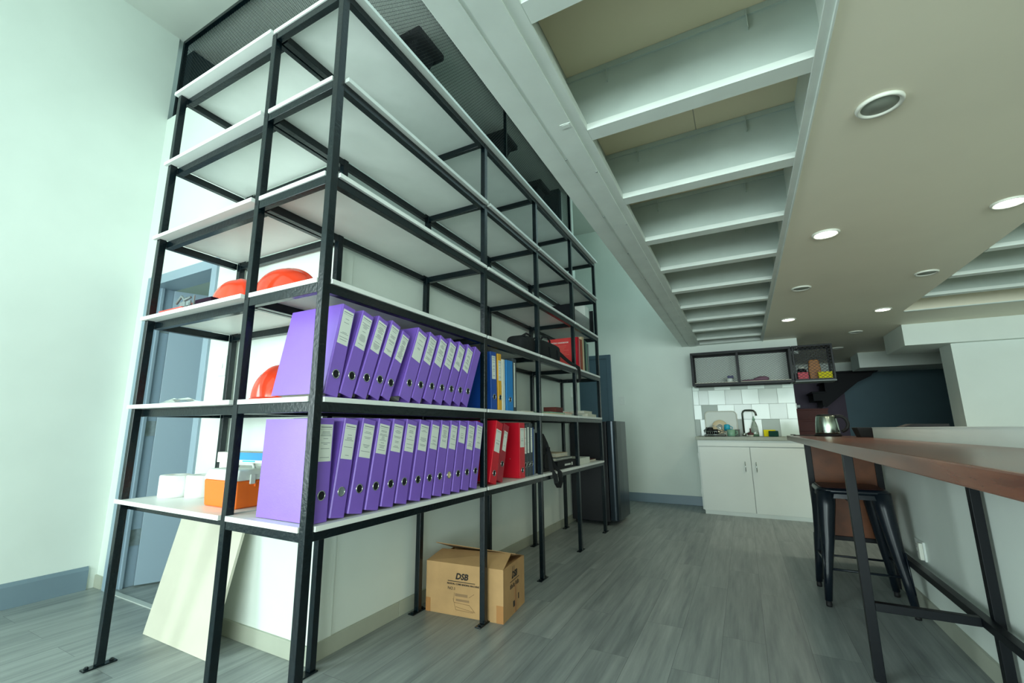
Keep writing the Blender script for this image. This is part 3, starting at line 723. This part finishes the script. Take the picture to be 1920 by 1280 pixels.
# lowest shelf, far bays
z = Z[0]
t = thing('shoulder_bag', 'upright black shoulder bag with hanging strap on the lowest shelf', 'bag', (-.12, 2.14, z))
MB().prism([(2.045, z), (2.33, z), (2.30, z+.10), (2.20, z+.22), (2.13, z+.28), (2.07, z+.285), (2.045, z+.27)], -.22, -.03, 'x').build('bag_body', M_BAG, t, bevel=.02, seg=3)
MB().box(-.032, -.018, 2.10, 2.24, z+.03, z+.13).build('pocket', M_BAG, t, bevel=.006)
s_ = MB(); ribbon(s_, [(-.03, 2.15, z+.20), (-.012, 2.16, z+.10), (.0, 2.17, z+.02), (.024, 2.18, z-.02), (.026, 2.20, z-.08), (.026, 2.25, z-.115), (.026, 2.30, z-.07), (.022, 2.285, z-.005), (-.005, 2.26, z+.03), (-.03, 2.22, z+.10)], (1, .5, 0), .034, .0016)
s_.build('strap', M_BAG, t)
MB().box(-.026, -.010, 2.14, 2.185, z+.15, z+.18).build('buckle', M_DKSTEEL, t, bevel=.003)
t = thing('document_case', 'flat black document box with pale lettering right of the shoulder bag', 'document box', (-.16, 2.60, z))
box(-.30, -.02, 2.36, 2.81, z, z+.062).build('case_body', M_DKSTEEL, t, bevel=.003)
l = MB()
for k in range(8): l.box(-.0199, -.0192, 2.52+k*.018, 2.532+k*.018, z+.022, z+.036)
l.box(-.0199, -.0192, 2.685, 2.71, z+.018, z+.042); l.build('lettering', M_LABEL, t)
t = flat('spiral_notebook', 'grey spiral notebook lying on the black document box', 'notebook', -.28, -.045, 2.38, 2.76, z+.063, .022, M_MGREY)
sp = MB()
for k in range(24): sp.tube([(-.045, 2.39+k*.015, z+.066), (-.036, 2.39+k*.015, z+.075), (-.045, 2.39+k*.015, z+.086)], .0015, 5)
sp.build('spiral_binding', M_GALV, t)
flat('book', 'thick beige book on top of the grey spiral notebook', 'book', -.28, -.09, 2.52, 2.80, z+.086, .030, M_CREAM)
flat('white_box', 'white carton at the far end of the lowest shelf', 'box', -.22, -.03, 2.90, 3.24, z, .055, M_WHITEP, pages=False)
flat('magazine', 'brown magazine at the far end of the lowest shelf', 'magazine', -.25, -.05, 3.28, 3.52, z, .022, M_STAIR)

# ================================================================ THINGS ON THE FLOOR, LEFT
# board leaning against the shelving
t = thing('leaning_board', 'pale board leaning against the shelving in front of the doorway', 'board', (-1.1, .27, 0))
lb = MB()
A, B_, C_, D_ = [Vector(p) for p in ((-1.432, .262, .001), (-.885, .262, .001), (-.885, .395, .60), (-1.432, .395, .60))]
nn = Vector((0, .013, -.003))
lb.add([A, B_, C_, D_, A+nn, B_+nn, C_+nn, D_+nn], [(0, 1, 2, 3), (7, 6, 5, 4), (0, 4, 5, 1), (1, 5, 6, 2), (2, 6, 7, 3), (3, 7, 4, 0)])
lb.build('panel', M_PLY, t)
# cardboard box
t = thing('cardboard_box', 'brown cardboard box with open flaps under the shelving', 'cardboard box', (-.389, 1.190, 0), (0, 0, math.radians(5.5)))
BW, BD, BH = .470, .335, .258
c = MB(); th = .004
c.box(0, BW, 0, th, 0, BH).box(0, BW, BD-th, BD, 0, BH).box(0, th, th, BD-th, 0, BH).box(BW-th, BW, th, BD-th, 0, BH).box(th, BW-th, th, BD-th, 0, th)
c.build('carton', M_CARD, t, W=False)
def flap(name, pts, th=.004):
    a, b, c2, d2 = [Vector(p) for p in pts]; n_ = (b-a).cross(d2-a).normalized()*th
    MB().add([a, b, c2, d2, a+n_, b+n_, c2+n_, d2+n_], [(3, 2, 1, 0), (4, 5, 6, 7), (0, 1, 5, 4), (1, 2, 6, 5), (2, 3, 7, 6), (3, 0, 4, 7)]).build(name, M_CARDIN if name == 'rear_flap' else M_CARD, t, W=False)
flap('front_flap', [(0, 0, BH), (BW, 0, BH), (BW-.015, .16, BH+.045), (.01, .16, BH+.028)])
flap('rear_flap', [(0, BD, BH), (BW, BD, BH), (BW+.01, .165, BH+.048), (-.01, .12, BH+.075)])
flap('side_flap', [(BW-.002, .01, BH-.001), (BW-.002, BD-.01, BH-.001), (BW-.16, BD-.02, BH-.03), (BW-.16, .02, BH-.03)])
pr = MB(); fm = lambda x, z: frame_m((x, -.0008, z), (1, 0, 0), (0, 0, 1))
text_geo(pr, 'DSB', .043, fm(.185, .185), shear=.25, bold=.0016)
pr.box(.138, .305, -.001, -.0002, .170, .1735)
text_geo(pr, 'MANUAL COMB BINDING MACHINE', .0120, fm(.134, .155), bold=.0003)
text_geo(pr, 'NO.1', .021, fm(.138, .128))
gm = lambda y, z: frame_m((BW+.0008, y, z), (0, 1, 0), (0, 0, 1))
text_geo(pr, 'DSB', .047, gm(.125, .185), shear=.25, bold=.0016)
pr.box(BW+.0002, BW+.001, .10, .24, .170, .1735)
for k, (dy, hh) in enumerate(((0, .02), (.014, .024), (.028, .016), (.046, .022), (.06, .018), (.082, .024), (.098, .02), (.112, .024), (.128, .018))):
    pr.box(BW+.0002, BW+.001, .10+dy, .108+dy, .136, .136+hh)
pr.box(BW+.0002, BW+.001, .145, .175, .035, .065).box(BW+.0002, BW+.001, .225, .237, .055, .085)
text_geo(pr, '|  |', .03, gm(.135, .225))
pr.build('printing', M_INKD, t, W=False)
pl = MB().box(.185, .26, -.001, -.0002, .098, .112).box(.19, .27, -.001, -.0002, .074, .085)
for a, b2 in (((.175, .07), (.18, .115)), ((.18, .066), (.272, .062)), ((.19, .045), (.30, .032)), ((.19, .03), (.295, .028)), ((.172, .085), (.19, .03)), ((.272, .062), (.305, .03)), ((.27, .10), (.30, .12))):
    pl.tube([(a[0], -.0008, a[1]), (b2[0], -.0008, b2[1])], .0009, 4)
pl.build('machine_drawing', M_PRINT, t, W=False)
for tb in ((0, .03, -.0012, 0, 0, .07), (.43, BW, -.0012, 0, 0, .085), (BW, BW+.0012, .17, .20, 0, .14)):
    MB().box(*tb).build('packing_tape', M_TAPE, t, W=False)

# ================================================================ FRIDGE
t = thing('fridge', 'low black fridge with rounded grey door past the end of the shelving', 'fridge', (-.2, 4.2, 0))
box(-.455, -.045, 3.93, 4.50, .035, 1.075).build('cabinet', M_FRIDGE, t, bevel=.006)
dp = [(-.038, 3.93)]+[(.0+.045*math.sin(a), 3.93+.03*(1-math.cos(a))+0) for a in (0.2, .6, 1.0, 1.3)]+[(.052, 4.0), (.055, 4.2), (.052, 4.44), (.04, 4.48), (.0, 4.50), (-.038, 4.50)]
MB().prism(dp, .05, 1.08).build('door', M_FRDOOR, t, bevel=.004)
box(.02, .045, 3.918, 3.93, .90, 1.0).build('badge', M_MINT, t, bevel=.002) if False else None
for x, y in ((-.41, 3.97), (-.09, 3.97), (-.41, 4.46), (-.09, 4.46)):
    MB().lathe([(.018, 0), (.018, .03), (.012, .036)], (x, y, 0), 12).build('foot', M_RUBBER, t)

# ================================================================ KITCHEN
t = thing('sink_cabinet', 'white sink cabinet with two doors against the kitchen wall', 'cabinet', (1.3, 5.45, 0))
MB().box(.760, 1.846, 5.20, 5.745, .05, .862).build('carcass', M_CAB, t)
MB().box(.775, 1.86, 5.185, 5.70, 0, .048).build('plinth', M_CAB, t, bevel=.002)
MB().box(.752, 1.85, 5.165, 5.20, .79, .862).box(.752, .768, 5.182, 5.2, .05, .79).box(1.835, 1.85, 5.182, 5.2, .05, .79).build('face_frame', M_CAB, t, bevel=.002)
for x0, x1, hx in ((.768, 1.302, 1.243), (1.308, 1.838, 1.355)):
    o = box(x0, x1, 5.17, 5.195, .045, .783).build('door', M_CAB, t, bevel=.002)
    MB().tube([(hx, 5.17, .505), (hx, 5.15, .515), (hx, 5.15, .605), (hx, 5.17, .615)], .005).build('handle', M_CHROME, o)
for z in (.25, .67): box(.742, .752, 5.19, 5.21, z-.03, z+.03).build('hinge', M_CAB, t)
ct = MB().box(.735, 1.862, 5.15, 5.25, .864, .902).box(.735, .95, 5.25, 5.745, .864, .902).box(1.62, 1.862, 5.25, 5.745, .864, .902).box(.95, 1.62, 5.60, 5.745, .864, .902)
o = ct.build('worktop', M_CTOP, bevel=.002); tag(o, 'speckled grey worktop of the sink cabinet', 'worktop')
t = thing('kitchen_sink', 'steel sink sunk into the grey worktop', 'sink', (1.285, 5.42, .90))
MB().box(.94, 1.63, 5.24, 5.26, .902, .905).box(.94, 1.63, 5.59, 5.61, .902, .905).box(.94, .96, 5.26, 5.59, .902, .905).box(1.61, 1.63, 5.26, 5.59, .902, .905).build('rim', M_SINK, t)
MB().box(.955, .958, 5.255, 5.597, .866, .903).box(1.612, 1.615, 5.255, 5.597, .866, .903).box(.955, 1.615, 5.254, 5.257, .866, .903).box(.955, 1.615, 5.594, 5.597, .866, .903).box(.955, 1.615, 5.255, 5.597, .863, .866).build('bowl', M_SINK, t)
# tiles : one splashback
tw = [M_WHITEP, mat('glossy_white_tile', (214, 228, 218), .12), mat('grey_tile', (150, 164, 152), .3), mat('pale_grey_tile', (182, 195, 184), .12), mat('grout', (170, 178, 170), .8)]
tl = MB().box(.695, 1.862, 5.751, 5.760, .902, 1.56, 4)
rows = [(.904, 1.118, [(.70, .76, 2), (.765, .955, 1), (.96, 1.15, 1), (1.152, 1.268, 2), (1.27, 1.475, 1), (1.478, 1.668, 2), (1.67, 1.86, 1)]),
        (1.120, 1.311, [(.70, .792, 1), (.794, .987, 2), (.989, 1.182, 1), (1.184, 1.38, 3), (1.382, 1.575, 1), (1.577, 1.762, 3), (1.764, 1.86, 1)]),
        (1.313, 1.505, [(.70, .768, 1), (.77, .889, 3), (.891, 1.088, 1), (1.09, 1.283, 3), (1.285, 1.474, 1), (1.476, 1.677, 3), (1.679, 1.86, 1)]),
        (1.507, 1.56, [(.70, .78, 1), (.782, .97, 2), (.972, 1.16, 1), (1.162, 1.36, 2), (1.362, 1.55, 1), (1.552, 1.74, 2), (1.742, 1.86, 1)])]
for z0, z1, L_ in rows:
    for x0, x1, mi in L_: tl.box(x0+.001, x1-.001, 5.746 if mi != 1 else 5.744, 5.752, z0, z1-.002, mi)
tag(tl.build('tile_splashback', tw), 'patchwork splashback of white and grey tiles above the sink', 'splashback')
# faucet
t = thing('faucet', 'tall dark bent faucet behind the sink', 'faucet', (1.275, 5.55, .905))
fx = 1.268
MB().tube([(fx, 5.64, .903), (fx, 5.64, 1.19), (fx+.012, 5.635, 1.215), (fx+.03, 5.63, 1.228), (fx+.10, 5.61, 1.228), (fx+.125, 5.60, 1.222), (fx+.145, 5.595, 1.20), (fx+.152, 5.59, 1.16)], .011, 10).build('spout', mat('brushed_dark_steel', (112, 116, 108), .3, metal=.9), t)
MB().lathe([(.024, 0), (.024, .03), (.014, .045)], (fx, 5.64, .903), 16).build('base', M_CHROME, t)
MB().tube([(fx+.02, 5.64, .93), (fx+.075, 5.64, .965)], .007).build('lever', M_CHROME, t)
# tray leaning at the wall
def rrect(w, h, r, n=6):
    p = []
    for cx, cz, a0 in ((w-r, h-r, 0), (r, h-r, 90), (r, r, 180), (w-r, r, 270)):
        for i in range(n+1): a = math.radians(a0+90*i/n); p.append((cx+r*math.cos(a), cz+r*math.sin(a)))
    return p
t = thing('serving_tray', 'large pale rounded tray leaning on the tiles behind the dish rack', 'tray', (.83, 5.68, .903), (math.radians(-6), 0, 0))
pp = rrect(.37, .32, .05)
MB().prism(pp, 0, .006, 'y').build('panel', M_CAB, t, W=False)
MB().tube([(a, -.004, b) for a, b in pp], .007, 8, closed=True).build('rim', M_WHITEP, t, W=False)
# dish rack
t = thing('dish_rack', 'small wire dish rack on the worktop', 'dish rack', (.93, 5.47, .903))
rk = MB(); x0, x1, y0, y1 = .83, 1.06, 5.36, 5.585
for z in (.925, .965): rk.tube([(x0, y0, z), (x1, y0, z), (x1, y1, z), (x0, y1, z)], .0035, 6, closed=True)
for k in range(9):
    x = x0+.014+k*.025; rk.tube([(x, y0, .965), (x, y0, .925), (x, y1, .925), (x, y1, .965)], .002, 5)
for x in (x0, x1):
    for y in (y0, y1): rk.tube([(x, y, .903), (x, y, .965)], .003, 5)
rk.tube([(x0, y0, .965), (x0+.05, y0, 1.02), (x0+.12, y0, 1.035), (x1-.05, y0, 1.01), (x1, y0, .965)], .004, 6)
rk.build('wire_frame', M_CHROME, t)
box(x0-.005, x1+.005, y0-.005, y1+.005, .903, .912).build('drip_tray', M_DKSTEEL, t, bevel=.003)
def mug(x, y, z, label, m, r=.04, h=.09, rot=(0, 0, 0), name='mug', grp=None):
    t = thing(name, label, 'mug', (x, y, z), rot)
    MB().lathe([(0, 0), (r*.85, 0), (r, .01), (r, h), (r-.004, h), (r-.005, .012), (0, .008)], (0, 0, 0), 24).build('cup', m, t, W=False)
    MB().tube([(r-.002, 0, h*.8), (r+.022, 0, h*.75), (r+.026, 0, h*.45), (r-.002, 0, h*.2)], .0045, 8).build('handle', m, t, W=False)
    return t
mug(.885, 5.44, 1.015, 'black mug turned upside down in the dish rack', M_RUBBER, .042, .085, (math.radians(180), 0, math.radians(200)))
mug(.93, 5.52, .93, 'dark bowl shaped mug lying in the dish rack', M_DKSTEEL, .05, .06)
t = thing('plate', 'cream plate standing up in the dish rack', 'plate', (1.00, 5.60, 1.02), (math.radians(80), 0, 0))
MB().lathe([(0, -.003), (.05, -.003), (.085, .008), (.088, .010), (.084, .012), (.05, .002), (0, .002)], (0, 0, 0), 36).build('dish', M_CREAM, t, W=False)
MB().lathe([(.034, .0022), (.034, .003), (.038, .003), (.038, .0022)], (0, 0, 0), 30).build('painted_ring', M_LABEL, t, W=False)
mug(1.085, 5.46, 1.045, 'turquoise cup upside down on top of the dish rack edge', M_TEAL, .035, .07, (math.radians(165), 0, 0))
mug(1.125, 5.40, .903, 'mint green patterned mug beside the dish rack', M_MINT, .045, .085, (0, 0, 0))
MB_ = thing('drinking_glass', 'clear glass tumbler between the mint mug and the faucet', 'glass', (1.19, 5.43, .903), (0, math.radians(0), 0))
MB().lathe([(0, 0), (.026, 0), (.034, .085), (.031, .085), (.024, .006), (0, .006)], (0, 0, 0), 24).build('tumbler', M_GLASS, MB_, W=False)
t = thing('soap_bottle', 'clear dish soap bottle with green liquid beside the faucet', 'bottle', (1.385, 5.50, .903))
MB().lathe([(0, 0), (.042, 0), (.043, .04), (.036, .12), (.022, .17), (.012, .185), (.012, .20), (0, .20)], (1.385, 5.50, .903), 24).build('bottle_body', M_GLASS, t)
MB().lathe([(0, .003), (.039, .003), (.039, .028), (0, .028)], (1.385, 5.50, .903), 24).build('soap', M_GREEN, t)
MB().lathe([(.014, 0), (.014, .02), (.006, .03), (.006, .05), (0, .05)], (1.385, 5.50, 1.10), 16).build('nozzle', M_MINT, t)
MB().lathe([(.032, .05), (.0385, .05), (.034, .12), (.030, .12)], (1.385, 5.50, .904), 24).build('wrap_label', M_LABEL, t)
t = thing('scrub_brush', 'small dark brush standing beside the soap bottle', 'brush', (1.335, 5.42, .903))
MB().lathe([(.032, .02), (.036, .03), (.032, .045), (.008, .05), (.006, .10), (0, .10)], (1.335, 5.42, .903), 18).build('brush_head', mat('maroon_plastic', (84, 44, 48), .5), t)
MB().lathe([(.026, 0), (.030, .02)], (1.335, 5.42, .903), 18).build('bristles', M_PAPER, t)
tag(MB().box(1.475, 1.60, 5.49, 5.525, .903, .985).build('sponge', M_SPY, bevel=.005), 'yellow sponge standing on the worktop', 'sponge')
tag(MB().box(1.525, 1.625, 5.44, 5.475, .903, .972).build('scouring_pad', M_SPG, bevel=.005), 'dark green scouring pad in front of the yellow sponge', 'scouring pad')

# upper mesh cabinet
t = thing('wall_cabinet', 'black framed open wall cabinet with mesh back above the sink', 'cabinet', (1.3, 5.6, 1.55))
X0, X1, Y0, Y1, A0, A1 = .731, 1.856, 5.45, 5.742, 1.548, 1.985
f = MB()
for z in (A0, A1-.03):
    f.box(X0, X1, Y0, Y0+.03, z, z+.03).box(X0, X1, Y1-.03, Y1, z, z+.03)
    f.box(X0, X0+.03, Y0+.03, Y1-.03, z, z+.03).box(X1-.03, X1, Y0+.03, Y1-.03, z, z+.03)
for x in (X0, 1.262, X1-.03):
    f.box(x, x+.03, Y0, Y0+.03, A0+.03, A1-.03).box(x, x+.03, Y1-.03, Y1, A0+.03, A1-.03)
f.build('frame', M_SATIN, t, bevel=.002)
box(X0+.031, X1-.031, Y0+.031, Y1-.031, A1-.012, A1-.002).build('top_panel', M_DKSTEEL, t)
for x in (X0+.01, X1-.02): box(x, x+.008, Y0+.031, Y1-.031, A0+.031, A1-.031).build('side_panel', M_DKSTEEL, t)
box(X0+.031, X1-.031, Y0+.004, Y1-.031, A0+.022, A0+.036).build('shelf_board', M_PLY, t)
strands(MB(), (X0+.03, Y1-.02, A0+.03), (1, 0, 0), (0, 0, 1), X1-X0-.06, A1-A0-.06, .040, .0115, .0013).build('back_mesh', M_SATIN, t)
tag(MB().lathe([(.0, 0), (.035, 0), (.037, .05), (.0, .05)], (1.17, 5.55, A0+.037), 16).build('small_tub', M_LID), 'small pale tub with dark lid in the left half of the mesh cabinet', 'tub')
tag(MB().box(1.145, 1.215, 5.51, 5.56, A0+.088, A0+.12).build('dark_packet', mat('indigo_card', (50, 50, 96), .5), bevel=.003, mx=Matrix.Identity(4)), 'indigo packet on top of the small tub in the mesh cabinet', 'packet')
cl = MB(); blob(cl, (1.53, 5.56, A0+.066), (.075, .06, .032), p=2.4); blob(cl, (1.49, 5.54, A0+.060), (.06, .05, .024), p=2); blob(cl, (1.39, 5.56, A0+.050), (.10, .06, .014), p=2)
tag(cl.build('folded_cloth', M_CLOTH), 'crumpled mauve cloth in the right half of the mesh cabinet', 'cloth')
# mesh crate beside
t = thing('mesh_crate', 'black wire mesh crate cabinet fixed to the right of the wall cabinet', 'crate', (2.06, 5.6, 1.56))
X0, X1, Y0, Y1, A0, A1 = 1.862, 2.262, 5.45, 5.742, 1.560, 1.985
f = MB()
for z in (A0, A1-.02):
    for y in (Y0, Y1-.02): f.box(X0, X1, y, y+.02, z, z+.02)
    for x in (X0, X1-.02): f.box(x, x+.02, Y0+.02, Y1-.02, z, z+.02)
for x in (X0, X1-.02):
    for y in (Y0, Y1-.02): f.box(x, x+.02, y, y+.02, A0+.02, A1-.02)
f.build('frame', M_SATIN, t, bevel=.002)
box(X0, X1, Y0, Y1, A0-.012, A0).build('base_panel', M_MGREY, t)
W_ = X1-X0
for nm, o, ex, ey, a, b2 in (('front_mesh', (X0, Y0+.01, A0), (1, 0, 0), (0, 0, 1), W_, A1-A0), ('back_mesh', (X0, Y1-.01, A0), (1, 0, 0), (0, 0, 1), W_, A1-A0),
                            ('side_mesh', (X1-.01, Y0, A0), (0, 1, 0), (0, 0, 1), Y1-Y0, A1-A0), ('top_mesh', (X0, Y0, A1-.01), (1, 0, 0), (0, 1, 0), W_, Y1-Y0)):
    strands(MB(), o, ex, ey, a, b2, .046, .018, .0022).build(nm, M_SATIN, t)
tag(MB().box(1.90, 2.005, 5.50, 5.58, 1.562, 1.665).build('food_carton', mat('rose_card', (220, 60, 80), .5), bevel=.003), 'rose red carton in the wire mesh crate', 'carton')
tag(MB().prism([(2.03, 1.562), (2.13, 1.562), (2.145, 1.70), (2.13, 1.82), (2.035, 1.82), (2.02, 1.70)], 5.58, 5.65, 'y').build('snack_packet', M_BROWNP, bevel=.01), 'golden brown packet standing in the middle of the mesh crate', 'packet')
tag(MB().box(2.10, 2.235, 5.49, 5.55, 1.562, 1.66).build('tea_carton', M_SPY, bevel=.003), 'bright yellow carton at the right side of the mesh crate', 'carton')
t = thing('storage_jar', 'dark jar with white lid behind the rose red carton in the crate', 'jar', (1.96, 5.66, 1.562))
MB().lathe([(0, 0), (.05, 0), (.05, .14), (.035, .16)], (1.96, 5.66, 1.562), 18).build('jar_body', M_DKSTEEL, t)
MB().lathe([(.038, 0), (.038, .025), (0, .025)], (1.96, 5.66, 1.722), 18).build('lid', M_WHITEP, t)

# ================================================================ STAIRS (beyond)
t = thing('staircase', 'dark timber and steel staircase turning up behind the kitchen', 'staircase', (2.3, 8, 0))
for k in range(7):
    MB().box(1.80, 2.52, 6.9+.24*k, 7.14+.24*k, 0 if k == 0 else .19*k-.02, .19*(k+1)-.025).build('riser', M_STAIR, t)
    MB().box(1.80, 2.53, 6.885+.24*k, 7.14+.24*k, .19*(k+1)-.025, .19*(k+1)).build('tread', M_STAIR, t, bevel=.003)
for x0, x1, z in ((2.36, 2.57, 1.60), (2.54, 2.76, 1.78), (2.73, 3.30, 1.93)):
    MB().box(x0, x1, 8.58, 9.3, z, z+.03).build('tread', M_DKSTEEL, t, bevel=.003)
for y in (8.60, 9.20):
    MB().prism([(2.38, 1.47), (2.38, 1.60), (2.56, 1.60), (2.56, 1.78), (2.75, 1.78), (2.75, 1.93), (3.25, 1.93), (3.20, 1.86), (3.02, 1.77), (2.55, 1.36), (2.50, 1.38), (2.50, 1.47)], y, y+.035, 'y').build('stringer', M_DKSTEEL, t)
# ================================================================ BAR TABLE, STOOL
t = thing('bar_table', 'long walnut topped bar table on black steel legs against the half wall', 'bar table', (1.8, 1.5, 0))
tp = MB().prism([(1.600, -1.6), (2.046, -1.6), (2.046, 3.135), (2.90, 3.135), (2.90, 3.92), (1.600, 3.92)], .896, .938)
tp.build('table_top', M_WOOD, t, bevel=.004)
for y in (-1.0, 1.485, 2.93):
    o = box(1.632, 1.667, y, y+.035, 0, .896).build('leg', M_SATIN, t, bevel=.002)
for y in (-1.0, 1.485):
    box(2.014, 2.045, y, y+.035, .0, .896).build('leg', M_SATIN, t, bevel=.002)
    box(1.667, 1.980, y+.002, y+.033, .265, .297).build('cross_bar', M_SATIN, t, bevel=.002)
box(1.980, 2.0135, -1.6, 2.93, .265, .297).build('long_rail', M_SATIN, t, bevel=.002)
box(1.980, 2.0135, -1.6, 2.93, .864, .896).build('long_rail', M_SATIN, t, bevel=.002)
box(2.008, 2.043, 2.93, 2.965, 0, .896).build('leg', M_SATIN, t, bevel=.002)
box(1.667, 2.008, 2.933, 2.962, .26, .288).build('cross_bar', M_SATIN, t, bevel=.002)
box(1.667, 2.008, 2.945, 2.957, .288, .896).build('end_panel', M_PANEL, t)
# stool
t = thing('metal_stool', 'dark blue black metal stool tucked under the wooden bar', 'stool', (1.79, 2.56, 0))
SH = .655
st = MB(); pp = [(a-.155, b-.155) for a, b in rrect(.31, .31, .05)]
st.prism(pp, SH-.006, SH).build('seat', mat('dark_red_brown_seat', (54, 26, 26), .4), t, W=False, bevel=.003)
MB().tube([(a*1.0, b*1.0, SH-.022) for a, b in pp], .018, 8, closed=True).build('seat_rim', M_STOOL, t, W=False)
def leg(sx, sy):
    # sheet metal leg : wide at the top, narrow at the foot, splayed
    m = MB(); levels = [(SH-.02, .145, .050), (SH-.10, .150, .046), (SH-.30, .165, .034), (.18, .184, .024), (.03, .197, .018)]
    vs = []; fs = []
    for z, d, wd in levels:
        for k in range(10):
            a = 2*math.pi*k/10; r_ = wd*1.0
            vs.append((sx*(d-wd*.35)+r_*math.cos(a), sy*(d-wd*.35)+r_*math.sin(a), z))
    for j in range(len(levels)-1):
        for k in range(10): a, b2 = j*10+k, j*10+(k+1) % 10; fs.append((a, b2, b2+10, a+10))
    fs += [tuple(range(10)), tuple(range(40, 50))]
    m.add(vs, fs, 0, True)
    m.tube([(sx*(.172+.012), sy*(.172+.012), .33), (sx*(.186+.010), sy*(.186+.010), .12)], .005, 6)
    o = m.build('leg', M_STOOL, t, W=False)
    MB().lathe([(.014, 0), (.015, .01), (.013, .034)], (sx*.192, sy*.192, 0), 12).build('foot_cap', M_RUBBER, o, W=False)
for sx in (-1, 1):
    for sy in (-1, 1): leg(sx, sy)
q = .178
for (a, b2, z) in (((-q, -q), (q, -q), .20), ((-q, q), (q, q), .20), ((-q, -q), (-q, q), .225), ((q, -q), (q, q), .225)):
    MB().tube([(*a, z), (*b2, z)], .0065, 8).build('foot_rung', M_STOOL, t, W=False)
sk = MB(); n_ = len(pp)
sk.add([(a*1.02, b*1.02, SH-.012) for a, b in pp]+[(a*1.06, b*1.06, SH-.062) for a, b in pp], [(i, (i+1) % n_, (i+1) % n_+n_, i+n_) for i in range(n_)], 0, True)
sk.build('apron', M_STOOL, t, W=False)
MB().box(-.13, .13, -.015, .015, SH-.075, SH-.055).box(-.015, .015, -.13, .13, SH-.09, SH-.075).build('under_brace', M_STOOL, t, W=False)

# kettle
t = thing('electric_kettle', 'brushed steel electric kettle at the far end of the bar', 'kettle', (1.865, 3.60, .938))
MB().lathe([(0, 0), (.088, 0), (.092, .008), (.088, .018), (0, .018)], (1.865, 3.60, .938), 32).build('power_base', M_RUBBER, t)
MB().lathe([(0, .018), (.080, .018), (.082, .03), (.076, .10), (.068, .155), (.064, .165), (0, .165)], (1.865, 3.60, .938), 40).build('jug', mat('brushed_steel', (176, 186, 174), .25, metal=1), t)
MB().lathe([(.062, .165), (.060, .174), (.02, .178), (0, .178)], (1.865, 3.60, .938), 32).build('lid', M_RUBBER, t)
MB().tube([(1.915, 3.585, 1.094)]+[(1.945+.055*math.cos(a), 3.572, 1.038+.062*math.sin(a)) for a in [math.radians(80-16*i) for i in range(11)]], .0125, 10).build('handle', M_RUBBER, t)
MB().prism([(-.02, .13), (.02, .13), (.008, .165), (-.008, .165)], -.082, -.055, 'x', mx=Matrix.Rotation(math.radians(-130), 4, 'Z')).build('spout', M_CHROME, t, W=False)
MB().tube([(.042*math.cos(a), -math.sqrt(.0825**2-(.042*math.cos(a))**2)+.012*math.sin(a), .032+.045*math.sin(a)) for a in [math.pi*i/14 for i in range(15)]], .0022, 6).build('water_gauge', M_DKSTEEL, t, W=False)
t = thing('cable', 'black kettle cable trailing along the bar top', 'cable', (1.7, 3.7, .94))
MB().tube([(1.78, 3.64, .943), (1.72, 3.70, .943), (1.67, 3.66, .943), (1.64, 3.74, .943), (1.66, 3.84, .945), (1.63, 3.90, .945)], .0035, 6).build('flex', M_RUBBER, t)
t = thing('storage_tray', 'low black tray on the bar where the half wall ends', 'tray', (2.12, 3.28, .938))
MB().add([(2.005, 3.2, .938), (2.26, 3.2, .938), (2.26, 3.36, .938), (2.005, 3.36, .938), (1.985, 3.18, 1.008), (2.28, 3.18, 1.008), (2.28, 3.38, 1.008), (1.985, 3.38, 1.008)],
         [(3, 2, 1, 0), (0, 1, 5, 4), (1, 2, 6, 5), (2, 3, 7, 6), (3, 0, 4, 7), (4, 5, 6, 7)]).build('tray_body', M_RUBBER, t, bevel=.004)
t = thing('black_case', 'low dark case just showing above the half wall, right of the black tray', 'case', (2.42, 3.5, .938))
MB().prism([(2.30, .938), (2.56, .938), (2.56, 1.034), (2.36, 1.034), (2.30, 1.010)], 3.44, 3.62, 'y').build('case_body', M_RUBBER, t, bevel=.003)

# ================================================================ DOWNLIGHTS
def downlight(x, y, lit, label):
    t = thing('downlight', label, 'downlight', (x, y, 2.13), group=None)
    R = .068
    MB().lathe([(R*.78, 0), (R*.80, -.008), (R*.95, -.012), (R*1.0, -.006), (R*1.02, 0)], (0, 0, 0), 40).build('rim', M_RIM, t, W=False)
    MB().lathe([(0, -.005), (R*.78, -.005), (R*.78, -.001), (0, -.001)], (0, 0, 0), 40).build('lens', M_LIT if lit else M_LENS, t, W=False)
    if lit:
        l = D.lights.new('downlight_lamp', 'SPOT'); l.energy = 12; l.color = (1, .93, .72); l.spot_size = math.radians(140); l.spot_blend = .8; l.shadow_soft_size = .05
        o = D.objects.new('downlight_lamp', l); COL.objects.link(o); o.parent = t; o.location = (0, 0, -.03)
        o2 = None
for x, y, lit, lab in ((1.793, .852, False, 'unlit round downlight, the largest and nearest one in the cream soffit'),
                       (2.55, 2.08, True, 'lit round downlight at the right edge of the photo'),
                       (1.795, 2.089, True, 'lit round downlight left of centre in the soffit, nearer the camera'),
                       (2.545, 4.478, True, 'lit round downlight nearest the deep white beam'),
                       (1.785, 4.526, True, 'lit round downlight nearest the sink cabinets'),
                       (2.55, 3.284, False, 'unlit round downlight close to the right hand joist bay'),
                       (1.784, 3.283, False, 'unlit round downlight between the two lit ones on the left row'),
                       (2.535, 5.646, False, 'unlit round downlight just beyond the lit one by the deep beam'),
                       (2.54, 6.90, False, 'farthest unlit downlight, above the staircase')):
    downlight(x, y, lit, lab)
